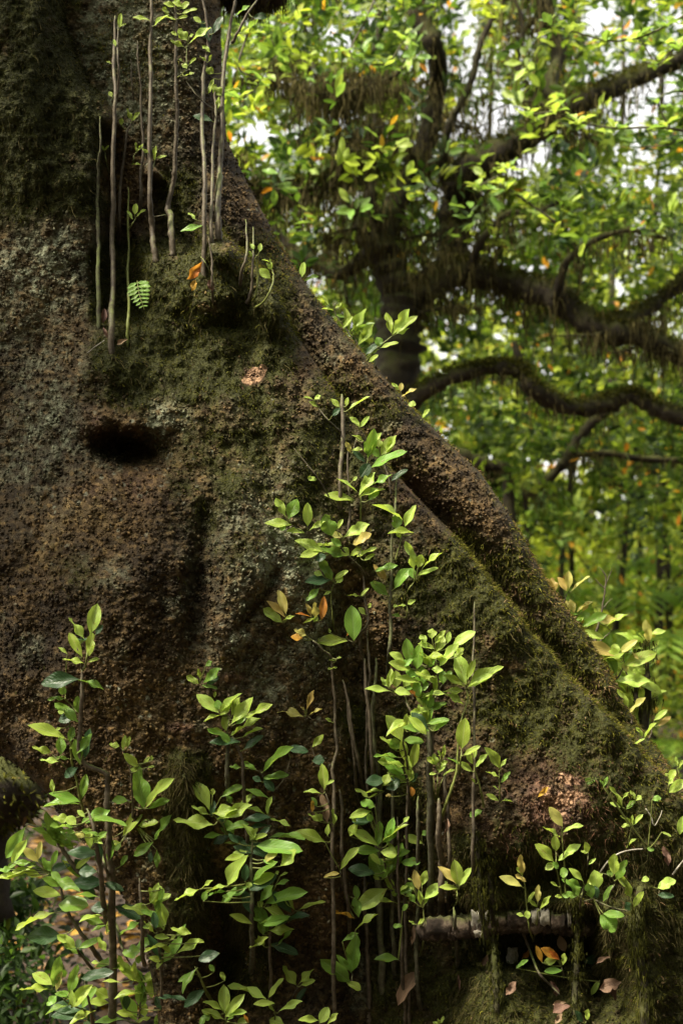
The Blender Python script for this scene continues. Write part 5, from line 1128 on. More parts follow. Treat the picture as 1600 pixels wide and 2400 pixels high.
# ---- log wedged in the niche
def make_log():
    y0 = 2170
    pts = [(985, 2178, -0.10, 24), (1030, 2176, -0.105, 25), (1080, 2172, -0.11, 27), (1140, 2166, -0.11, 24), (1200, 2160, -0.105, 26), (1270, 2160, -0.10, 26), (1330, 2165, -0.09, 25), (1380, 2172, -0.06, 22)]
    Y0 = surf(1120, 2200) - 0.13
    pts = [(a, b, Y0 + (c + 0.105), r) for a, b, c, r in pts]
    r = empty("fallen_log", P(1170, 2195, Y0), "short rotting bark-covered log wedged across the root niche at the lower right", "log")
    o = link("wood", multi_mesh("wood", [tube_px(pts, 22, 0.10, 12, 14)], M['log'])); child_local(o, r)
    g = random.Random(4)
    def plate(x0, x1, y, h, mat, nm, dz=0.026):
        rows, cols = 6, 9; vs = []; f = []
        for i in range(rows):
            for j in range(cols):
                u, v = j / (cols - 1), i / (rows - 1)
                x = x0 + (x1 - x0) * u + g.uniform(-2.0, 2.0); yy = y - h / 2 + h * v + g.uniform(-2.5, 2.5) * (1 if 0 < i < rows - 1 else 2)
                vs.append(P(x, yy, Y0 - dz - 0.006 * math.cos((v - .45) * 3) - g.uniform(0, .003)))
        n = len(vs)
        vs += [v + np.array([0, 0.01, 0]) for v in vs]
        for i in range(rows - 1):
            for j in range(cols - 1):
                a = i * cols + j; f.append((a, a + 1, a + cols + 1, a + cols)); f.append((a + n, a + cols + n, a + cols + 1 + n, a + 1 + n))
        for j in range(cols - 1):
            f.append((j, j + n, j + 1 + n, j + 1)); a = (rows - 1) * cols + j; f.append((a, a + 1, a + 1 + n, a + n))
        for i in range(rows - 1):
            a = i * cols; f.append((a, a + cols, a + cols + n, a + n)); a = i * cols + cols - 1; f.append((a, a + n, a + cols + n, a + cols))
        o = link(nm, mesh_from(nm, np.array(vs), np.array(f), M[mat], False)); child_local(o, r); return o
    for (x0, x1, y, h, mt) in ((1104, 1142, 2160, 46, 'pale'), (1110, 1136, 2186, 22, 'pale'), (1244, 1262, 2148, 30, 'pale'), (1266, 1288, 2150, 34, 'pale'), (1328, 1337, 2150, 40, 'pale'),
                           (1150, 1185, 2160, 30, 'log'), (1000, 1060, 2170, 40, 'log'), (1064, 1100, 2176, 44, 'log'), (1190, 1238, 2155, 36, 'log'), (1292, 1324, 2160, 40, 'log')):
        plate(x0, x1, y, h, mt, "bark_plate")
make_log()
def debris(label, x0, x1, y0, y1, mat):
    Y0 = surf((x0 + x1) / 2, (y0 + y1) / 2) - 0.04; g = random.Random(int(x0)); vs = []; f = []; c, rws = 6, 6
    for i in range(rws):
        for j in range(c):
            vs.append(P(x0 + (x1 - x0) * j / 5 + g.uniform(-3, 3), y0 + (y1 - y0) * i / 5 + g.uniform(-3, 3), Y0 - 0.01 * math.sin(j * .9) + g.uniform(0, .005)))
    n = len(vs); vs += [v + np.array([0, .006, 0]) for v in vs]
    for i in range(rws - 1):
        for j in range(c - 1):
            a = i * c + j; f.append((a, a + 1, a + c + 1, a + c)); f.append((a + n, a + c + n, a + c + 1 + n, a + 1 + n))
    for j in range(c - 1):
        f.append((j, j + n, j + 1 + n, j + 1)); a = (rws - 1) * c + j; f.append((a, a + 1, a + 1 + n, a + n))
    o = link("bark_scrap", mesh_from("bark_scrap", np.array(vs), np.array(f), M[mat], False), label=label, category="bark scrap")
debris("white flaking scrap of bark just under the log", 1188, 1212, 2222, 2262, 'pale')

# ---- hanging aerial roots wrapped in moss, and loose twigs
def mossy_root(label, pts, seed, n=22, ln=(0.006, 0.024)):
    pts2 = [(x, y, surf(x, y) - o, r) for x, y, o, r in pts]
    Ym = min(p[2] for p in pts2)
    pts2 = [(x, y, (Y + Ym) / 2, r) for x, y, Y, r in pts2]
    rt = empty("hanging_root", P(*pts2[0][:3]), label, "root", "mossy hanging roots at the lower right")
    o = link("root", multi_mesh("root", [tube_px(pts2, 10, 0.18, seed, 10)], M['limb'])); child_local(o, rt)
    q = spline(pts2, 14)
    a = P(q[:, 0], q[:, 1], q[:, 2] - 0.004)
    hanging("moss_sleeve", a, n, ln, 0.0022, rt, seed, 'moss', 2, 0.008)
mossy_root("mossy root column hanging in front of the left half of the log", [(1145, 2010, 0.0, 4), (1152, 2110, 0.04, 6), (1155, 2200, 0.06, 7), (1160, 2290, 0.04, 7), (1165, 2400, 0.0, 7), (1165, 2480, 0.0, 7)], 41)
mossy_root("mossy root column right of the log with the dark tangle behind it", [(1350, 2100, 0.0, 5), (1352, 2180, 0.03, 6), (1350, 2270, 0.02, 7), (1345, 2360, 0.0, 7), (1350, 2470, 0.0, 7)], 42)
mossy_root("slender mossy root dropping beside the trough above the log", [(1118, 1950, 0.02, 4), (1122, 2040, 0.04, 5), (1126, 2120, 0.09, 6), (1140, 2200, 0.12, 6)], 43, 24)
mossy_root("thick moss-shagged root at the far lower right corner", [(1500, 2080, -0.01, 9), (1490, 2200, -0.005, 10), (1510, 2330, -0.005, 12), (1500, 2480, 0.0, 13)], 44, 60, (0.01, 0.04))
def twig(label, pts, r0, r1, mat='stem', off=0.02):
    pp = [(x, y, surf(x, y) - off, r0 + (r1 - r0) * i / (len(pts) - 1)) for i, (x, y) in enumerate(pts)]
    o = link("dead_twig", multi_mesh("dead_twig", [tube_px(pp, 6, 0.1, 3, 6)], M[mat]), label=label, category="twig", group="dead twigs caught on the tree")
twig("pale arched dead twig above the cupped leaf pair, lower right", [(1405, 2045), (1425, 2018), (1450, 2000), (1480, 1992), (1505, 1990)], 2.2, 1.6, 'pale', 0.05)
twig("dark brown stick slanting down from the log to the fallen leaves", [(1222, 2180), (1240, 2225), (1262, 2280), (1290, 2310), (1310, 2330)], 4, 1.5, 'stem', 0.10)
twig("forked grey twig flat on the bark at the right", [(1512, 1895), (1525, 1915), (1532, 1935), (1545, 1915), (1550, 1900)], 1.4, 1, 'pale', 0.02)
twig("short white twig on the shelf at the foot of the thickest upper pole", [(205, 828), (225, 812), (245, 798)], 1.6, 1.2, 'pale', 0.03)
twig("curved twig crossing under the cupped leaf pair", [(1395, 2110), (1420, 2122), (1445, 2130), (1470, 2134)], 2.2, 1.4, 'stem', 0.08)
twig("grey twig at the right frame edge among the roots", [(1575, 2050), (1590, 2030), (1610, 2005)], 2.5, 2, 'pale', 0.04)
# ------------------------------------------------------------------ the forest behind
def limb_mesh(name, lines, Yb, parent, mat='limb', sides=12, rough=0.16):
    tb = []
    for k, ln in enumerate(lines):
        pts = []
        for i, p in enumerate(ln):
            Y = Yb + (p[3] if len(p) > 3 else 0.0)
            pts.append((p[0], p[1], Y, p[2]))
        tb.append(tube_px(pts, sides, rough, 50 + k, 8))
    o = link(name, multi_mesh(name, tb, M[mat])); child_local(o, parent)
    return o
def anchors_of(lines, Yb, k=10, under=0.8):
    out = []
    for ln in lines:
        q = spline([(p[0], p[1], Yb + (p[3] if len(p) > 3 else 0.0), p[2]) for p in ln], k)
        out.append(P(q[:, 0], q[:, 1] + q[:, 3] * under, q[:, 2]))
    return np.vstack(out)
YT = 3.2
T_trunk = [(880, 1500, 80), (890, 1200, 66), (905, 1000, 58), (925, 880, 52), (935, 780, 50), (945, 700, 46)]
T_left = [(948, 740, 40), (915, 640, 36), (895, 560, 32), (925, 480, 28, .1), (975, 400, 28, .2), (1000, 320, 24, .2), (1025, 200, 24, .2), (1020, 120, 24), (985, 40, 26), (955, -80, 26)]
T_right = [(948, 730, 40), (1000, 675, 36), (1070, 640, 32, .1), (1140, 652, 32, .2), (1220, 675, 34, .2), (1300, 695, 32, .1), (1400, 770, 30), (1500, 790, 28), (1640, 850, 26)]
T_up = [(1050, 650, 24, .1), (1062, 560, 34, .2), (1072, 480, 40, .2), (1095, 405, 42, .1), (1160, 362, 38), (1230, 325, 32), (1330, 258, 28, -.1), (1420, 212, 24, -.1), (1500, 178, 22), (1640, 125, 20)]
T_vert = [(1325, 262, 20, -.1), (1288, 200, 18), (1308, 120, 20, .1), (1282, 40, 22, .1), (1268, -80, 24, .1)]
T_low = [(915, 985, 36), (990, 920, 21, -.1), (1070, 880, 19, -.2), (1150, 862, 17, -.2), (1215, 868, 19, -.2), (1250, 912, 21, -.2), (1330, 955, 21, -.1), (1420, 945, 21), (1480, 928, 18), (1540, 960, 20), (1660, 995, 22)]
T_stub = [(1222, 872, 13, -.2), (1212, 835, 9, -.2), (1205, 800, 6, -.2)]
T_r2 = [(1400, 760, 22), (1480, 742, 18, .1), (1560, 690, 16, .2), (1640, 620, 14, .2)]
T_x = [[(925, 660, 20), (880, 600, 16), (835, 520, 13, .1), (800, 430, 11, .1), (792, 320, 9, .1), (765, 200, 8), (720, 90, 6), (700, -40, 5)], [(900, 560, 18), (872, 480, 14, -.1), (868, 380, 13, -.1), (885, 270, 11, -.1), (868, 170, 10), (890, 60, 8), (880, -60, 7)],
 [(975, 400, 16, .2), (940, 330, 10, .1), (905, 300, 8), (850, 250, 6), (800, 235, 5)], [(1075, 480, 14, .2), (1040, 400, 12, .1), (1050, 300, 10), (1100, 200, 8), (1130, 90, 7), (1190, -20, 6)], [(1225, 330, 14), (1250, 240, 9), (1210, 150, 7), (1225, 60, 6), (1190, -40, 5)],
 [(1300, 700, 12), (1330, 610, 9, -.1), (1400, 560, 8, -.1), (1480, 540, 6, -.1), (1560, 560, 5)], [(1100, 640, 12, .1), (1130, 560, 9), (1190, 500, 8), (1250, 500, 6), (1330, 460, 5)]]
T_m = [(905, 560, 20), (860, 600, 20, .1), (790, 640, 18, .2), (700, 590, 14, .3), (620, 520, 10, .3)]
parts = [T_trunk, T_left, T_right, T_up, T_vert, T_low, T_stub, T_r2, T_m] + T_x
btree = empty("gnarled_tree", P(880, 1500, YT), "dark gnarled tree with crooked moss-hung limbs behind the buttress", "tree")
limb_mesh("trunk", [T_trunk], YT, btree)
for ln in parts[1:]: limb_mesh("limb", [ln], YT, btree)
hanging("hanging_moss", anchors_of([T_right, T_r2], YT, 26), 8, (0.03, 0.42), 0.005, btree, 21, 'hang', 3, 0.06)
hanging("hanging_moss", anchors_of([T_low], YT, 20, 0.7), 6, (0.02, 0.20), 0.005, btree, 22, 'hang', 3, 0.04)
hanging("hanging_moss", anchors_of([T_left, T_up, T_m, T_vert] + T_x, YT, 20), 8, (0.02, 0.34), 0.006, btree, 23, 'hang', 3, 0.08)
# crooked moss-hung twigs
def twigs_of(lines, Yb, parent, count, seed, reach=150, r0=5.5):
    g = random.Random(seed); made = []
    src = []
    for ln in lines: src += [tuple(v) for v in spline([(p[0], p[1], Yb + (p[3] if len(p) > 3 else 0.0), p[2]) for p in ln], 5)]
    for k in range(count):
        a = g.choice(src)
        if a[0] < 520 or a[0] > 1600: continue
        x, y, Y = a[0], a[1], a[2]; ang = g.choice((g.uniform(-.5, .9), math.pi - g.uniform(-.5, .9), -g.uniform(.6, 2.4)))
        pts = [(x, y, r0, Y - Yb)]
        n = g.randint(3, 5)
        for i in range(n):
            ang += g.uniform(-.7, .7); st = reach / n * g.uniform(.6, 1.4)
            x += math.cos(ang) * st; y -= math.sin(ang) * st * .8; Y += g.uniform(-.12, .1)
            pts.append((x, y, r0 * (1 - .75 * (i + 1) / n), Y - Yb))
        limb_mesh("branch", [pts], Yb, parent, sides=5); made.append(pts)
    hanging("hanging_moss", anchors_of(made, Yb, 8, .5), 10, (0.02, 0.22), 0.006, parent, seed, 'hang', 3, 0.04)
twigs_of([T_left, T_up, T_m, T_vert, T_right], YT, btree, 44, 91)
# moss pelt on the limbs' tops
def pelt(lines, Yb, parent, seed, n_per=60):
    g = np.random.default_rng(seed); C = []; 
    for ln in lines:
        q = spline([(p[0], p[1], Yb + (p[3] if len(p) > 3 else 0.0), p[2]) for p in ln], 18)
        for a in q:
            th = g.uniform(-0.3, math.pi + 0.3, n_per); r = mm(a[3], a[2])
            c = P(a[0], a[1], a[2])
            C.append(c + np.stack([np.cos(th) * r * 0.5, -np.abs(np.sin(th * 1.0)) * r * .6, np.sin(th) * r], axis=1) + g.normal(size=(n_per, 3)) * np.array([0.02, .02, 0.006]))
    C = np.vstack(C); n = len(C)
    d = g.normal(size=(n, 3)) + np.array([0, -.3, .5]); s = g.normal(size=(n, 3))
    L = 0.008 + 0.018 * g.random(n)
    d /= np.linalg.norm(d, axis=1)[:, None]; s /= np.linalg.norm(s, axis=1)[:, None]
    vv = np.stack([C - s * 0.004, C + s * 0.004, C + d * L[:, None]], axis=1).reshape(-1, 3)
    me = mesh_from("moss_pelt", vv, np.arange(3 * n).reshape(-1, 3), M['moss'], False)
    set_attr(me, 'tone', np.repeat(np.clip(0.45 + 0.2 * g.normal(size=n), 0, .85), 3))
    o = link("moss_pelt", me, kind='stuff'); child_local(o, parent)
pelt([T_low, T_up, T_right, T_r2], YT, btree, 3)

# a second tree further left whose mossy bough reaches in from behind the trunk
b2 = empty("mossy_tree", P(480, 1500, 2.7), "mossy tree mostly hidden behind the big trunk, one furry green bough reaching right", "tree")
S_tr = [(430, 1500, 60), (440, 1000, 50), (450, 460, 40), (440, 0, 34), (430, -200, 30)]
S_b1 = [(450, 470, 22), (560, 452, 15), (640, 444, 20), (700, 440, 20), (750, 436, 15), (800, 400, 10), (860, 368, 8), (930, 330, 6)]
S_b2 = [(450, 200, 16), (600, 190, 8, .1), (700, 215, 8, .1), (780, 230, 9), (860, 215, 8), (960, 150, 7, .1)]
S_b3 = [(640, 100, 8, .2), (720, 150, 9, .1), (800, 250, 8), (830, 330, 7), (880, 360, 6)]
limb_mesh("trunk", [S_tr], 2.7, b2)
for ln in (S_b1, S_b2, S_b3): limb_mesh("limb", [ln], 2.7, b2, sides=9)
hanging("hanging_moss", anchors_of([S_b1, S_b2, S_b3], 2.7, 26), 13, (0.02, 0.26), 0.005, b2, 31, 'hang', 3, 0.05)
pelt([S_b1], 2.7, b2, 9, 70)

twigs_of([S_b1, S_b2, S_b3], 2.7, b2, 26, 92, 130, 4.5)
# third tree low behind the buttress: thin crooked limbs
b3 = empty("crooked_tree", P(1180, 1500, 4.2), "thin crooked tree with low arching limbs right of the buttress", "tree")
C1 = [(1010, 1040, 16), (1060, 1062, 18), (1130, 1090, 20), (1185, 1100, 16), (1190, 1150, 14), (1200, 1300, 14), (1195, 1600, 16)]
C2 = [(1230, 1165, 8), (1265, 1140, 11), (1320, 1085, 13), (1360, 1020, 12), (1420, 960, 11), (1460, 940, 8)]
C3 = [(1350, 1068, 6), (1420, 1062, 8), (1500, 1075, 8), (1640, 1080, 9)]
limb_mesh("trunk", [C1], 4.2, b3, sides=9)
for ln in (C2, C3): limb_mesh("limb", [ln], 4.2, b3, sides=8)
hanging("hanging_moss", anchors_of([C1[:4], C2, C3], 4.2, 16), 7, (0.03, 0.3), 0.006, b3, 33, 'hang', 3, 0.06)

# saplings and thin trunks of the open wood at the right
def thin_tree(label, x, y0, y1, Y, r, lean, seed):
    g = random.Random(seed)
    t = empty("slender_tree", P(x, y0, Y), label, "tree", "slender trunks in the wood at the right")
    n = 6; pts = [(x + lean * i / n + g.uniform(-6, 6), y0 + (y1 - y0) * i / n, Y, r * (1 - .35 * i / n)) for i in range(n + 1)]
    limb_mesh("trunk", [[(a, b, c2, 0) for a, b, _, c2 in pts]], Y, t, sides=7)
    bl = []
    for k in range(4):
        i = g.randrange(2, n); a = pts[i]; s = g.choice((-1, 1))
        bl.append([(a[0], a[1], r * .45), (a[0] + s * g.uniform(30, 60), a[1] - g.uniform(30, 80), r * .3), (a[0] + s * g.uniform(70, 150), a[1] - g.uniform(60, 200), r * .2)])
    for b in bl: limb_mesh("branch", [b], Y, t, sides=5)
    return t
for args in (("slim dark trunk just right of the buttress edge", 1235, 1560, 700, 6.0, 7, -10, 1), ("slim trunk leaning right beyond the pink leaf fan", 1300, 1620, 800, 7.0, 8, 60, 2),
             ("thin trunk behind the bare forked twigs", 1350, 1640, 700, 8.5, 9, -30, 3), ("crooked slender trunk with side branches in the bright wood", 1420, 1680, 900, 7.5, 9, 90, 4),
             ("straight slender trunk near the right frame edge", 1490, 1700, 700, 9.0, 8, 10, 5), ("slender trunk at the right frame edge", 1570, 1700, 700, 8.0, 10, -20, 6), ("faint slender trunk deep in the bright wood", 1390, 1620, 800, 12.0, 9, 5, 7),
             ("faint slender trunk beside the tree fern", 1460, 1640, 800, 13.0, 10, -20, 8)):
    thin_tree(*args)

# foliage ------------------------------------------------------------
GAPS = [(590, 310, 30), (600, 330, 24), (795, 275, 26), (1145, 275, 42), (1100, 110, 18), (1105, 80, 14), (1245, 372, 42), (1485, 235, 46), (1405, 45, 34), (1440, 75, 24), (1075, 60, 14), (905, 35, 12), (823, 50, 12),
        (1560, 190, 32), (1500, 365, 18), (1120, 165, 22), (1010, 840, 18), (1068, 1005, 9), (1270, 1100, 20), (1335, 1100, 32), (1375, 1085, 12), (1200, 255, 18), (1540, 40, 20), (1060, 280, 22)]
_gr = random.Random(77)
for _ in range(46):
    GAPS.append((_gr.uniform(560, 1600), _gr.uniform(10, 440), _gr.uniform(8, 17)))
for _ in range(14):
    GAPS.append((_gr.uniform(960, 1600), _gr.uniform(440, 1160), _gr.uniform(6, 11)))
def gapfac(px, py, grow=1.0):
    f = np.ones(np.shape(px))
    for x, y, r in GAPS:
        f = np.minimum(f, sstep(0.75, 1.35, np.sqrt((px - x) ** 2 + (py - y) ** 2) / (r * grow)))
    return f
def spray_cloud(n_cl, region, Yr, seed, leaves=(7, 12), L=(0.055, 0.10), cl_r=0.10, gap=1.0, tone_mu=0.45, dens=None, aspect=0.42, flat=0.0):
    g = np.random.default_rng(seed)
    x = g.uniform(region[0], region[1], n_cl * 4); y = g.uniform(region[2], region[3], n_cl * 4); Y = g.uniform(*Yr, n_cl * 4)
    keep = g.random(len(x)) < (gapfac(x, y, gap) * 0.97 + 0.03) * (dens(x, y) if dens else 1.0)
    x, y, Y = x[keep][:n_cl], y[keep][:n_cl], Y[keep][:n_cl]
    c = P(x, y, Y); m = len(c)
    k = g.integers(leaves[0], leaves[1], m)
    ci = np.repeat(np.arange(m), k); n = len(ci)
    axis = g.normal(size=(m, 3)) * 0.55 + np.array([0, -0.25, 0.75]); axis /= np.linalg.norm(axis, axis=1)[:, None]
    A = axis[ci]
    rnd = g.normal(size=(n, 3)); perp = rnd - A * (rnd * A).sum(1)[:, None]; perp /= np.linalg.norm(perp, axis=1)[:, None]
    D = perp + A * g.uniform(-0.1, 0.8, n)[:, None]
    C = c[ci] + A * g.uniform(-cl_r, cl_r, n)[:, None] * 0.5 + perp * g.uniform(0, cl_r * 0.35, n)[:, None]
    # a leaf must not close a sky gap
    Ls = g.uniform(L[0], L[1], n)
    nn = A + g.normal(size=(n, 3)) * 0.35
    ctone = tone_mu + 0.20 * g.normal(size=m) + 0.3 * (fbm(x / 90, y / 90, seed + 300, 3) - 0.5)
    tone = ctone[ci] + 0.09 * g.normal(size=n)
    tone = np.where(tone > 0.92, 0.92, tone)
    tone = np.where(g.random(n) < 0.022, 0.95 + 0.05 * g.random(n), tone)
    return C, D, nn, Ls, Ls * aspect, tone
def cloud_thing(name, label, cat, arrays, parent=None, mat='bgleaf', kind='stuff', **kw):
    C, D, nn, Ls, Ws, tone = arrays
    return leaf_cloud(name, C, D, nn, Ls, Ws, tone, M[mat], parent, kind, **kw)
def crown(parent, arrays, n_obj, mat='bgleaf'):
    """the leaves that show largest become objects of their own, the rest one stuff part"""
    C, D, nn, Ls, Ws, tone = arrays
    dist = np.linalg.norm(C - CAM, axis=1); order = np.argsort(-(Ls / dist))
    # only leaves inside the frame
    r = (C - CAM); fx = r[:, 0]; fwd = r[:, 1] * CT + r[:, 2] * ST; up = -r[:, 1] * ST + r[:, 2] * CT
    px = 800 + FPX * fx / fwd; py = 1200 - FPX * up / fwd
    vis = (px > 20) & (px < 1580) & (py > 20) & (py < 2380) & (px > np.interp(py, [0, 330, 590, 900, 1200, 1800], [560, 570, 700, 930, 1210, 1580]))
    sel = [i for i in order if vis[i]][:n_obj]; msk = np.zeros(len(C), bool); msk[sel] = True
    kinds = {0: 'd', 1: 'g', 2: 'y', 3: 'o'}
    for i in sel:
        k = 'o' if tone[i] > 0.94 else ('y' if tone[i] > 0.5 else ('g' if tone[i] > 0.2 else 'd'))
        add_leaf(parent, C[i], D[i] / np.linalg.norm(D[i]), float(Ls[i]), float(Ws[i]), k, nn[i], 0, LEAVES[i % 2 * 6])
    m2 = ~msk
    return leaf_cloud("foliage", C[m2], D[m2], nn[m2], Ls[m2], Ws[m2], tone[m2], M[mat], parent, 'stuff')
def dens_mid(x, y):          # sparser where the dark limbs and hanging moss dominate
    return np.clip(1.0 - 0.75 * boxm(x, y, 640, 1250, 560, 860, 60) - 0.8 * boxm(x, y, 1250, 1620, 640, 860, 40) - 0.6 * boxm(x, y, 640, 1080, 130, 560, 70), 0.08, 1)
crown(btree, spray_cloud(640, (480, 1720, -150, 560), (2.5, 4.4), 71, (7, 12), (0.05, 0.085), 0.10, 1.3, 0.45, dens_mid), 260)
cloud_thing('foliage', None, None, spray_cloud(380, (700, 1720, 480, 1150), (3.7, 5.0), 74, (7, 12), (0.05, 0.085), 0.10, 1.2, 0.45, dens_mid), btree)
crown(b2, spray_cloud(210, (480, 1000, -150, 640), (1.9, 3.4), 72, (7, 12), (0.045, 0.075), 0.09, 1.1, 0.45, dens_mid), 120)
crown(b3, spray_cloud(260, (950, 1720, 900, 1420), (4.4, 6.2), 73, (7, 12), (0.05, 0.08), 0.10, 1.2, 0.45), 120)
def canopy_tree(label, region, Yr, n, seed, tone, gap, L=(0.06, 0.10), trunkx=None, dens=None):
    Yc = sum(Yr) / 2
    t = empty("leafy_tree", P(trunkx, 1650, Yc), label, "tree", "trees of the wood behind")
    limb_mesh("trunk", [[(trunkx, 1750, 11), (trunkx + 15, 1300, 9), (trunkx - 10, 800, 8), (trunkx + 20, 200, 6), (trunkx, -200, 5)]], Yc, t, sides=8)
    cloud_thing("foliage", None, None, spray_cloud(n, region, Yr, seed, (8, 13), L, 0.16, gap, tone, dens), t)
canopy_tree("broad-crowned green tree filling the background at the upper left of the gap", (440, 950, -200, 1050), (5, 8.5), 1700, 81, 0.42, 1.35, trunkx=720)
canopy_tree("green tree behind the gnarled one, mid background", (850, 1350, -200, 1250), (5.5, 9), 1800, 82, 0.42, 1.35, trunkx=1130)
canopy_tree("bright green tree at the upper right of the background", (1250, 1800, -200, 1250), (5.5, 9), 1900, 83, 0.47, 1.35, trunkx=1530)
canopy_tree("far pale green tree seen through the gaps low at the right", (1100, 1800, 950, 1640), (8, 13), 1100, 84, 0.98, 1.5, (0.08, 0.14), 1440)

# glossy sprays near the camera at the upper right
def spray(label, nodes, Y, kinds, n=7, Lpx=55, grp="sunlit leafy twigs at the upper right"):
    pts = nodes; r = empty("leafy_branch", P(pts[0][0], pts[0][1], Y), label, "branch", grp)
    o = link("stem", multi_mesh("stem", [tube_px([(x, y, Y, 3.2 - 2.2 * i / len(pts)) for i, (x, y) in enumerate(pts)], 6, .08, 2, 6)], M['stem'])); child_local(o, r)
    for (x, y) in pts[1:]:
        c = P(x, y, Y); ax = Vector((LR.gauss(0, .3), -.35, 1)).normalized()
        for k in range(n):
            a = 6.283 * k / n + LR.uniform(-.3, .3); e = LR.uniform(-.1, .75)
            d = Vector((math.cos(a), math.sin(a), 0)); d = (d - ax * d.dot(ax)).normalized() + ax * e
            L = mm(Lpx, Y) * LR.uniform(.75, 1.15)
            add_leaf(r, c + np.array(ax) * LR.uniform(-.02, .02), d.normalized(), L, L * .42, LR.choice(kinds), ax)
spray("bright leafy twig hanging in the upper right corner, star-shaped leaf whorls", [(1700, -20), (1560, 60), (1490, 90), (1420, 95), (1330, 70), (1290, 60)], 1.3, 'yygg', 7, 48)
spray("second bright twig below the corner one, leaves over the limb", [(1720, 330), (1560, 300), (1440, 300), (1350, 285), (1300, 262), (1235, 270)], 1.6, 'yyg', 7, 46)
spray("backlit twig crossing the white sky gap at the right edge", [(1700, 120), (1590, 110), (1540, 150), (1500, 90)], 1.7, 'yyg', 6, 44)
spray("dark leafed twig at the right edge under the sky gap", [(1720, 260), (1600, 215), (1540, 240), (1580, 330), (1500, 345)], 1.9, 'gdd', 7, 42)
spray("fresh leafy twig over the lower limb, right of centre", [(1300, 520), (1230, 470), (1180, 440), (1120, 440), (1190, 400)], 2.2, 'yyg', 7, 44)
spray("leafy twig drooping from the top edge above the gnarled fork", [(900, -60), (860, 40), (820, 130), (900, 150), (950, 90)], 2.0, 'ygg', 7, 40)
spray("green twig behind the tall upper-left poles", [(620, -40), (580, 80), (560, 160), (610, 190), (560, 240)], 1.2, 'yygg', 7, 44)

# far wood: one mass
g = np.random.default_rng(400)
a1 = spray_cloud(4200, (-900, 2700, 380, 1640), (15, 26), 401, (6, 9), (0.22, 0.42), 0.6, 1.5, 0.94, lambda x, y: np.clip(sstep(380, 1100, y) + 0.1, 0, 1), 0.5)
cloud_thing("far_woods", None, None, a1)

# tree ferns / undergrowth at the right and left
def fern(label, x, y, Y, R, n, seed, grp="ferns of the wood floor"):
    g = random.Random(seed); t = empty("fern", P(x, y, Y), label, "fern", grp)
    base = P(x, y, Y); base[2] = max(float(ground_z(np.array(base[0]), np.array(base[1]))) + 0.15, base[2] - 0.4)
    t.location = base
    for k in range(n):
        a = 6.283 * k / n + g.uniform(-.2, .2); C, D, NN, Ls, tn = [], [], [], [], []
        for i in range(1, 15):
            f = i / 14.0
            p = base + np.array([math.cos(a) * R * f, math.sin(a) * R * f, R * (0.75 * f - 0.85 * f * f) + 0.02])
            tan = np.array([math.cos(a), math.sin(a), 0.75 - 1.7 * f]); tan /= np.linalg.norm(tan)
            sd = np.cross(tan, [0, 0, 1.0]); sd /= np.linalg.norm(sd)
            for s in (-1, 1):
                C.append(p); D.append(sd * s + tan * .45 - np.array([0, 0, .3])); NN.append(np.cross(sd, tan)); Ls.append(R * 0.26 * math.sin(math.pi * (0.12 + 0.82 * f))); tn.append(g.gauss(.6, .15))
        NNa = np.array(NN); NNa[NNa[:, 2] < 0] *= -1
        leaf_cloud("frond", np.array(C), np.array(D), NNa, np.array(Ls), np.array(Ls) * .2, np.array(tn), M['fern'], t, 'stuff')
for i, (x, y, Y, R) in enumerate(((1500, 1330, 8, 1.3), (1590, 1420, 7, 1.2), (1430, 1480, 9, 1.2), (1560, 1500, 10, 1.4), (1590, 1640, 6.5, .7), (1480, 1600, 9, .8), (1380, 1560, 10, 1.0), (1620, 1260, 9, 1.2), (1330, 1440, 11, 1.2), (1500, 1560, 8, .8))):
    fern(["bright arching fern in the middle of the open wood", "lime fern at the right frame edge", "fern left of the bright arching one", "broad fern deep in the wood at the right", "smallish fern low at the right edge", "low fern beside the leaf-strewn bank",
          "fern behind the mossy stump", "tall fern high at the right edge", "fern peeping over the buttress edge", "slight fern behind the crossed round leaves"][i], x, y, Y, R, 11, 500 + i)
def undergrowth(label, x, y, Y, rad, n, seed, tone):
    g = np.random.default_rng(seed); c = P(x, y, Y)
    p = c + g.normal(size=(n, 3)) * np.array([rad, rad, rad * .8]); d = g.normal(size=(n, 3)) + np.array([0, -.2, .6])
    L = g.uniform(.03, .06, n)
    gz = ground_z(p[:, 0], p[:, 1]); p[:, 2] = np.maximum(p[:, 2], gz + .02)
    t = leaf_cloud("low_shrub", p, d, g.normal(size=(n, 3)) * .4 + np.array([0, -.3, 1]), L, L * .45, tone + .12 * g.normal(size=n), M['bgleaf'], None, None)
    t['label'] = label; t['category'] = "shrub"
    return t
undergrowth("dark small-leaved shrub blurred at the left edge", -20, 2140, 1.6, .10, 1300, 601, .15)
undergrowth("dark low shrub in the bottom left corner", -20, 2330, 1.2, .14, 1200, 602, .15)
undergrowth("shrub on the bank behind the left edge of the trunk", -60, 1800, 3.6, .30, 1500, 604, .3)
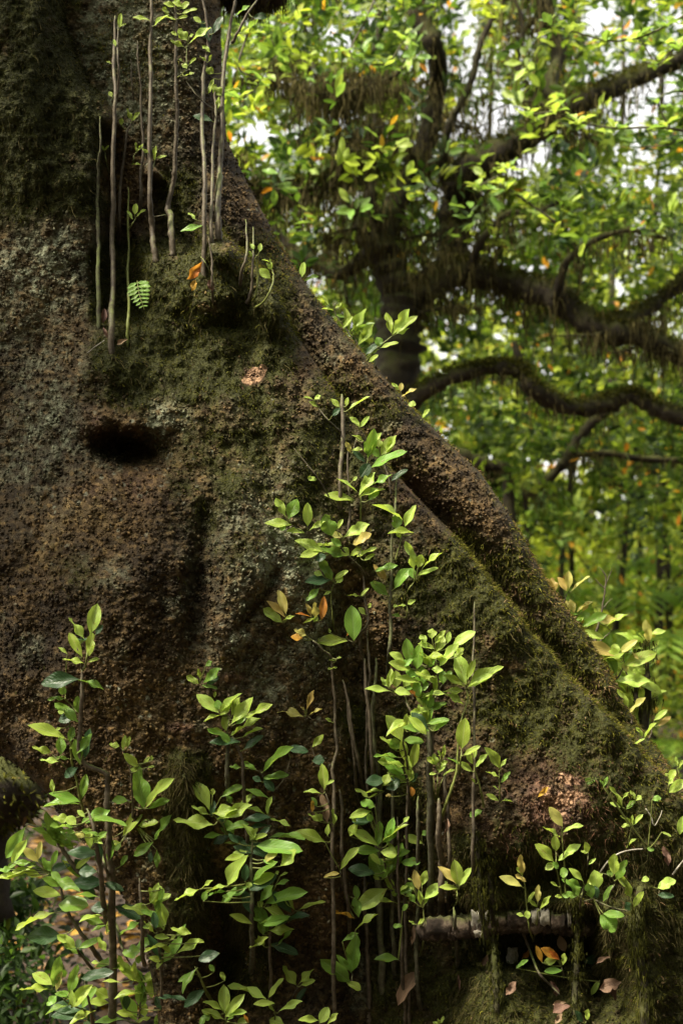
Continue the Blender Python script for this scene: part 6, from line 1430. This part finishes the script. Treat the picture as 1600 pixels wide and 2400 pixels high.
# mossy mound at the left
def mound():
    n = 40; vs = []; th = np.linspace(0, 2 * math.pi, n, endpoint=False)
    c = P(-20, 1850, 1.3)
    U = np.linspace(0, math.pi, 24)
    for u in U:
        for t in th:
            d = np.array([math.sin(u) * math.cos(t) * .17, math.sin(u) * math.sin(t) * .18, math.cos(u) * .13])
            k = 1 + .35 * (float(fbm(np.array(t * 1.3 + 5), np.array(u * 2.0), 701, 3)) - .5)
            vs.append(c + d * k)
    f = [(i * n + j, i * n + (j + 1) % n, (i + 1) * n + (j + 1) % n, (i + 1) * n + j) for i in range(23) for j in range(n)]
    t = link("mossy_stump", mesh_from("mossy_stump", np.array(vs), np.array(f), M['limb']), label="blurred mossy stump at the left edge, half hidden by the trunk", category="stump")
    body = [(-25, 2150, 1.3, 52), (-30, 2000, 1.3, 50), (-20, 1880, 1.3, 48)]
    o = link("trunk", multi_mesh("trunk", [tube_px(body, 12, .15, 3, 6)], M['limb'])); o.parent = t
    g = np.random.default_rng(3); nn = 2500
    v = np.array(vs)[g.integers(0, len(vs), nn)]; dd = v - c; dd /= np.linalg.norm(dd, axis=1)[:, None]
    e = dd + g.normal(size=(nn, 3)) * .6; s = g.normal(size=(nn, 3)) * .003; L = g.uniform(.01, .03, nn)[:, None]
    me = mesh_from("moss", np.stack([v - s, v + s, v + e * L], axis=1).reshape(-1, 3), np.arange(3 * nn).reshape(-1, 3), M['moss'], False)
    set_attr(me, 'tone', np.repeat(np.clip(.5 + .2 * g.normal(size=nn), 0, 1), 3)); o = link("moss", me, t, kind='stuff')
mound()
# low bushes between the trunks of the open wood
for i, (x, y, Y, rad, n, tn) in enumerate(((1400, 1560, 8.0, .5, 1800, .8), (1560, 1640, 6.0, .3, 1200, .75), (1500, 1480, 11.0, .8, 2200, .9), (1320, 1480, 9.0, .5, 1500, .75), (1620, 1540, 9.0, .6, 1600, .9))):
    undergrowth(["green bush between the slender trunks", "low bush near the right frame edge", "pale bush deep in the open wood", "bush peeping over the rear buttress edge", "bright bush at the right frame edge"][i], x, y, Y, rad, n, 620 + i, tn)

# the rest of the wood: behind the viewer and overhead, open towards the sun and over the far side
def around():
    g = np.random.default_rng(880); n = 62000
    d = g.normal(size=(n, 3)); d /= np.linalg.norm(d, axis=1)[:, None]
    d[:, 2] = np.abs(d[:, 2])
    sd = np.array(sun_dir)
    cosang = d @ sd
    nz = fbm(d[:, 0] * 3 + 11, d[:, 1] * 3 + d[:, 2] * 2 + 5, 881, 3)
    openw = sstep(0.74, 0.90, cosang + 0.12 * (nz - 0.5))
    keep = (d[:, 1] < 0.30 - 0.25 * d[:, 2]) & (g.random(n) > openw)
    d = d[keep]; n = len(d)
    r = g.uniform(6.5, 9.5, n)
    c = np.array([0.0, -0.8, 0.6]) + d * r[:, None]
    keep = (np.abs(c[:, 1]) >= 0)
    t = g.normal(size=(n, 3)) + np.array([0, 0, -.3]); nn = -d + g.normal(size=(n, 3)) * 0.7
    L = g.uniform(0.2, 0.42, n)
    leaf_cloud("surrounding_woods", c, t, nn, L, L * .5, np.clip(0.35 + .15 * g.normal(size=n), 0, .9), M['bgleaf'])
around()
